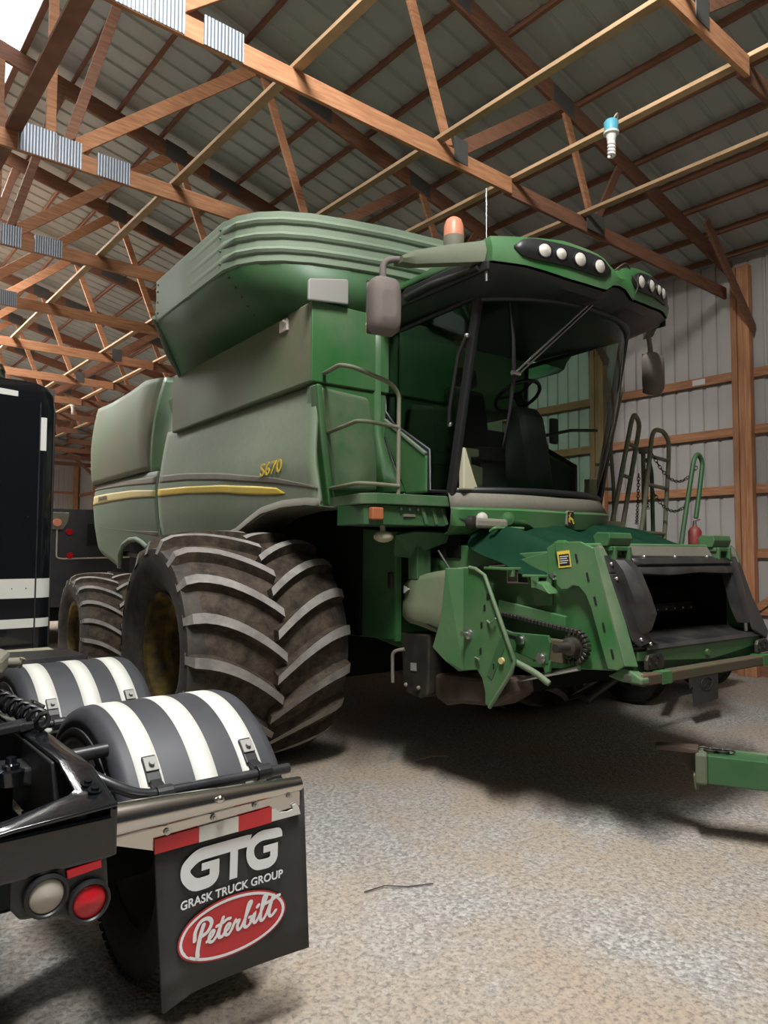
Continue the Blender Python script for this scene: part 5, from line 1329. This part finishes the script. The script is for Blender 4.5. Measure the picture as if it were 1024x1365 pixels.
# fifth wheel, air lines, spring coil
m = MB(); m.prism([(-.15, 3.45), (.34, 3.22), (.56, 3.18), (.68, 3.28), (.755, 3.5), (.72, 4.0), (.35, 4.2), (-.1, 4.1)], 'z', 1.255, 1.335); fw_ = k(m, 'fifth_wheel', M['dust_and_shade_trim'], bevel=.02, label='greasy grey coupling plate')
m = MB(); m.box((-.1, 3.5, 1.04), (.62, 3.9, 1.26)); sub(m, 'pedestal', M['steel_dark'], fw_, bevel=.02)
m = MB(); m.cyl((.74, 3.46, 1.285), (.79, 3.44, 1.285), .022, 10); m.cyl((.775, 3.44, 1.265), (.79, 3.43, 1.305), .012, 8); sub(m, 'release_handle', M['dust_and_shade_trim'], fw_, smooth=40)
m = MB(); m.tube([(.68+.0015*i+.03*sin(i*.8), 3.45-.0075*i, 1.155-.0006*i+.035*cos(i*.8)) for i in range(64)], .010, 6); k(m, 'air_hose_coil', M['black'], smooth=60)
m = MB(); m.bar((.30, 3.0, 1.085), (.80, 3.06, 1.10), .06, .03); m.bar((.45, 2.98, 1.10), (.73, 3.10, 1.10), .03, .03); k(m, 'hose_tray', M['frame_black'], bevel=.006)
m = MB(); m.tube(spline([(.70, 3.0, 1.10), (.90, 2.85+.95, 1.04), (.98, 3.82, 1.0)]), .014, 8); k(m, 'air_line', M['black'], smooth=60)
m = MB(); m.box((.0, 4.95, 1.02), (1.50, 5.75, 1.05)); k(m, 'catwalk', M['cream'], bevel=.008)
m = MB(); m.prism([(.85, 4.75), (1.50, 4.80), (1.50, 5.2), (.9, 5.3)], 'z', 1.05, 1.10); k(m, 'catwalk_box', M['frame_black'], bevel=.03)
# sleeper with its stripes
SX0, SX1, SY = CXT*2-1.565, 1.565, 5.9
m = MB()
def sleeper_ring(z, inset=0):
    pts = []
    for cx, cy, a0 in ((SX1-.12-inset, SY+.12, -90), (SX1-.12-inset, 7.9, 0), (SX0+.12+inset, 7.9, 90), (SX0+.12+inset, SY+.12, 180)):
        for i in range(6):
            a = radians(a0+90*i/5); pts.append((cx+.12*cos(a), cy+.12*sin(a), z))
    return pts
m.grid([sleeper_ring(.93), sleeper_ring(2.85), sleeper_ring(2.97, .015), sleeper_ring(3.03, .06), sleeper_ring(3.05, .12)], True); m.face(sleeper_ring(3.05, .12)); m.face(sleeper_ring(.93))
SL = k(m, 'sleeper_cab', M['truck_black'], smooth=40)
def band(z0, z1, name):
    m = MB(); a = sleeper_ring(z0); b = sleeper_ring(z1); cx, cy = CXT, 6.95
    f = lambda p: (cx+(p[0]-cx)*1.002, cy+(p[1]-cy)*1.002, p[2])
    m.grid([[f(p) for p in a], [f(p) for p in b]], True); sub(m, name, M['white'], SL, smooth=40)
band(1.408, 1.553, 'wide_white_stripe'); band(1.187, 1.254, 'narrow_white_stripe')
m = MB(); m.prism([(1.435, 2.53), (1.478, 2.53), (1.478, 2.785), (1.435, 2.785)], 'y', SY-.006, SY); sub(m, 'reflective_strip', M['label_white'], SL)
m = MB(); m.prism([(.95, 2.935), (1.27, 2.925), (1.27, 2.965), (.95, 2.985)], 'y', SY-.006, SY); sub(m, 'reflective_strip', M['label_white'], SL)
m = MB()
for z in (2.28, 2.02, 1.86, 1.48):
    for i in range(22):
        x = SX0+.2+(SX1-SX0-.4)*i/21; m.ball((x, SY-.001, z), .006, 6, (1, .6, 1))
sub(m, 'rivets', M['truck_black'], SL)
m = MB(); m.tube([(1.43, SY-.004, z) for z in (.95, 2.2, 2.9)], .006, 6); m.tube([(1.545, SY+.05, z) for z in (.95, 2.0, 2.85)], .008, 6); sub(m, 'panel_seam', M['frame_black'], SL)
m = MB(); m.cyl((1.12, SY-.10, 1.0), (1.12, SY-.10, 3.1), .07, 18); m.lathe([(0, .07), (.03, .085), (.06, .085), (.06, .07)], (1.12, SY-.10, 3.06), (0, 0, 1), 18)
m = MB(); m.lathe([(0, .06), (.02, .085), (.10, .09), (.15, .07), (.17, .03), (.175, .0001)], (1.14, SY+.25, 3.05), (0, 0, 1), 20); k(m, 'air_filter_cap', M['chrome'], smooth=50)
m = MB(); m.box((SX0+.12, 8.0, 1.0), (SX1-.12, 9.1, 2.5)); k(m, 'day_cab', M['truck_black'], bevel=.15, seg=3)
m = MB(); m.box((CXT-.65, 9.1, .8), (CXT+.65, 11.1, 1.75)); k(m, 'hood', M['truck_black'], bevel=.15, seg=3)
for s in (1, -1): truck_tire(TK, 'steer_tire', CXT+s*.95-.14, CXT+s*.95+.14, 10.2, .52)

# ================================================================== black parked truck behind both machines
VB = thing('parked_truck', 'dark parked truck body with two red rear lights between the tractor and the combine', 'truck', (3.9, 13.5, 0))
def kv(mb, name, mat, parent=VB, **kw):
    o = mb.build(name, mat, parent, **kw)
    if parent is VB: o.matrix_parent_inverse = Matrix.Translation(-Vector(VB.location))
    return o
rows = []
for y in (13.5, 17.5):
    rows.append([(2.55, y, .75), (2.5, y, 1.4), (2.52, y, 2.25), (2.62, y, 2.42), (2.8, y, 2.48), (5.1, y, 2.50), (5.28, y, 2.42), (5.35, y, 2.25), (5.36, y, 1.4), (5.3, y, .75)])
m = MB(); m.grid(rows, True); m.face(rows[0]); m.face(rows[1]); BD = kv(m, 'truck_body', M['fender_grey'], smooth=30)
m = MB(); m.tube(fillet([(3.60, 13.485, 2.12), (3.60, 13.485, 1.62), (3.70, 13.485, 1.60), (5.1, 13.485, 1.63)], .10), .014, 8); kv(m, 'trim_molding', M['cream'], smooth=60)
for x, z in ((3.80, 2.08), (3.82, 1.66)):
    m = MB(); m.cyl((x, 13.49, z), (x, 13.45, z), .055, 18); kv(m, 'tail_lamp', M['red'], smooth=40)
m = MB(); m.prism([(3.46, 2.42), (3.78, 2.42), (3.76, 2.25), (3.68, 2.12), (3.46, 2.12)], 'y', 13.40, 13.43); lb = kv(m, 'lamp_bracket', M['dust_and_shade_trim'], bevel=.01)
m = MB(); m.cyl((3.57, 13.40, 2.24), (3.57, 13.36, 2.24), .07, 16); kv(m, 'marker_lamp', M['orange_lens'], smooth=40)
m = MB(); m.box((4.1, 13.47, 1.85), (4.4, 13.5, 2.25)); kv(m, 'vent_panel', M['black'], bevel=.02)
for x0, x1 in ((2.6, 2.9), (4.95, 5.25)):
    for y in (14.3, 16.6):
        t = truck_tire(VB, 'truck_tire', x0, x1, y, .5)
m = MB(); m.box((2.7, 13.6, .5), (5.2, 17.4, .78)); kv(m, 'truck_frame', M['void'])

# ================================================================== green hitch tongue at the right edge
HT = thing('hitch_tongue', 'olive green cart tongue with a rusty hook, entering at the right edge', 'tow hitch', (4.5, 2.1, 0))
def kh(mb, name, mat, parent=HT, **kw):
    o = mb.build(name, mat, parent, **kw)
    if parent is HT: o.matrix_parent_inverse = Matrix.Translation(-Vector(HT.location))
    return o
p0, p1 = Vector((4.395, 2.26, .455)), Vector((5.05, .95, .455))
d = (p1-p0).normalized(); rgt = d.cross(Vector((0, 0, 1))).normalized()
m = MB(); m.bar(p0+rgt*.075+d*.05, p1+rgt*.075, .012, .17); m.bar(p0-rgt*.075+d*.05, p1-rgt*.075, .012, .17); m.bar(p0+d*.05-Vector((0, 0, .08)), p1-Vector((0, 0, .08)), .16, .012)
m.bar(p0+d*.05+Vector((0, 0, .08)), p0+d*.38+Vector((0, 0, .08)), .16, .012)
TG = kh(m, 'tongue_beam', M['green_dark'], bevel=.006)
m = MB(); m.bar(p0-rgt*.085+d*.06+Vector((0, 0, .08)), p1-rgt*.085+Vector((0, 0, .08)), .03, .03); kh(m, 'beam_edge', M['deck_green'], bevel=.008)
m = MB(); m.bar(p0-d*.02, p0+d*.05, .18, .19, ); m.bar(p0-d*.02-Vector((0, 0, .04)), p0-d*.01-Vector((0, 0, .14)), .12, .03, d); kh(m, 'beam_end_block', M['arm_dusty'], bevel=.02)
tip = p0 - d*.25 + Vector((0, 0, .09))
m = MB(); m.plate([p0-rgt*.07+Vector((0, 0, .10)), p0+rgt*.07+Vector((0, 0, .10)), p0-d*.12+rgt*.06+Vector((0, 0, .11)), tip+rgt*.05, tip-rgt*.03+Vector((0, 0, .01)), tip-rgt*.06-d*-.03, p0-d*.10-rgt*.065+Vector((0, 0, .09))], .03)
m.plate([p0-d*.02-rgt*.06+Vector((0, 0, .09)), p0-d*.18-rgt*.06+Vector((0, 0, .08)), p0-d*.05-rgt*.06+Vector((0, 0, -.05)), p0-d*.01-rgt*.06+Vector((0, 0, -.06))], .025)
HK = kh(m, 'hook_plate', M['rust_dark'], bevel=.008)
m = MB(); m.cyl(p0-d*.07-rgt*.055, p0-d*.07-rgt*.085, .022, 14); kh(m, 'hook_pin', M['steel'], smooth=40)
m = MB()
for j in range(5):
    c = p0 + d*(.03+.035*j) + Vector((0, 0, .105)) + rgt*.01*(j % 2)
    m.tube([c + (d*cos(a)*.032 + (rgt if j % 2 else Vector((0, 0, .5)))*sin(a)*.022) for a in [2*pi*q/10 for q in range(10)]], .007, 6, True)
kh(m, 'chain_links', M['steel_dark'], smooth=60)
m = MB(); m.cyl((p1.x, p1.y, .0), (p1.x, p1.y, .40), .05, 14); m.cyl((p1.x, p1.y, 0), (p1.x, p1.y, .02), .12, 18); kh(m, 'jack_stand', M['olive'], smooth=40)

# litter on the gravel
a, b = toW2(-.70, -1.05, .012), toW2(-.38, -1.12, .016)
m = MB(); m.tube([a, (a+b)/2+Vector((.03, 0, .012)), b], [.004, .006, .004], 6); o = m.build('dry_stalk', M['cream']); tag(o, 'short pale straw stalk lying in the dark shade beside the big front tire', 'twig')
m = MB(); m.tube([(2.36, 3.02, .007), (2.48, 3.0, .012), (2.58, 2.92, .007), (2.70, 2.86, .010)], .0035, 6); o = m.build('dry_stalk', M['rust_dark']); tag(o, 'thin brown stalk lying on the sunlit gravel in front of the combine', 'twig')
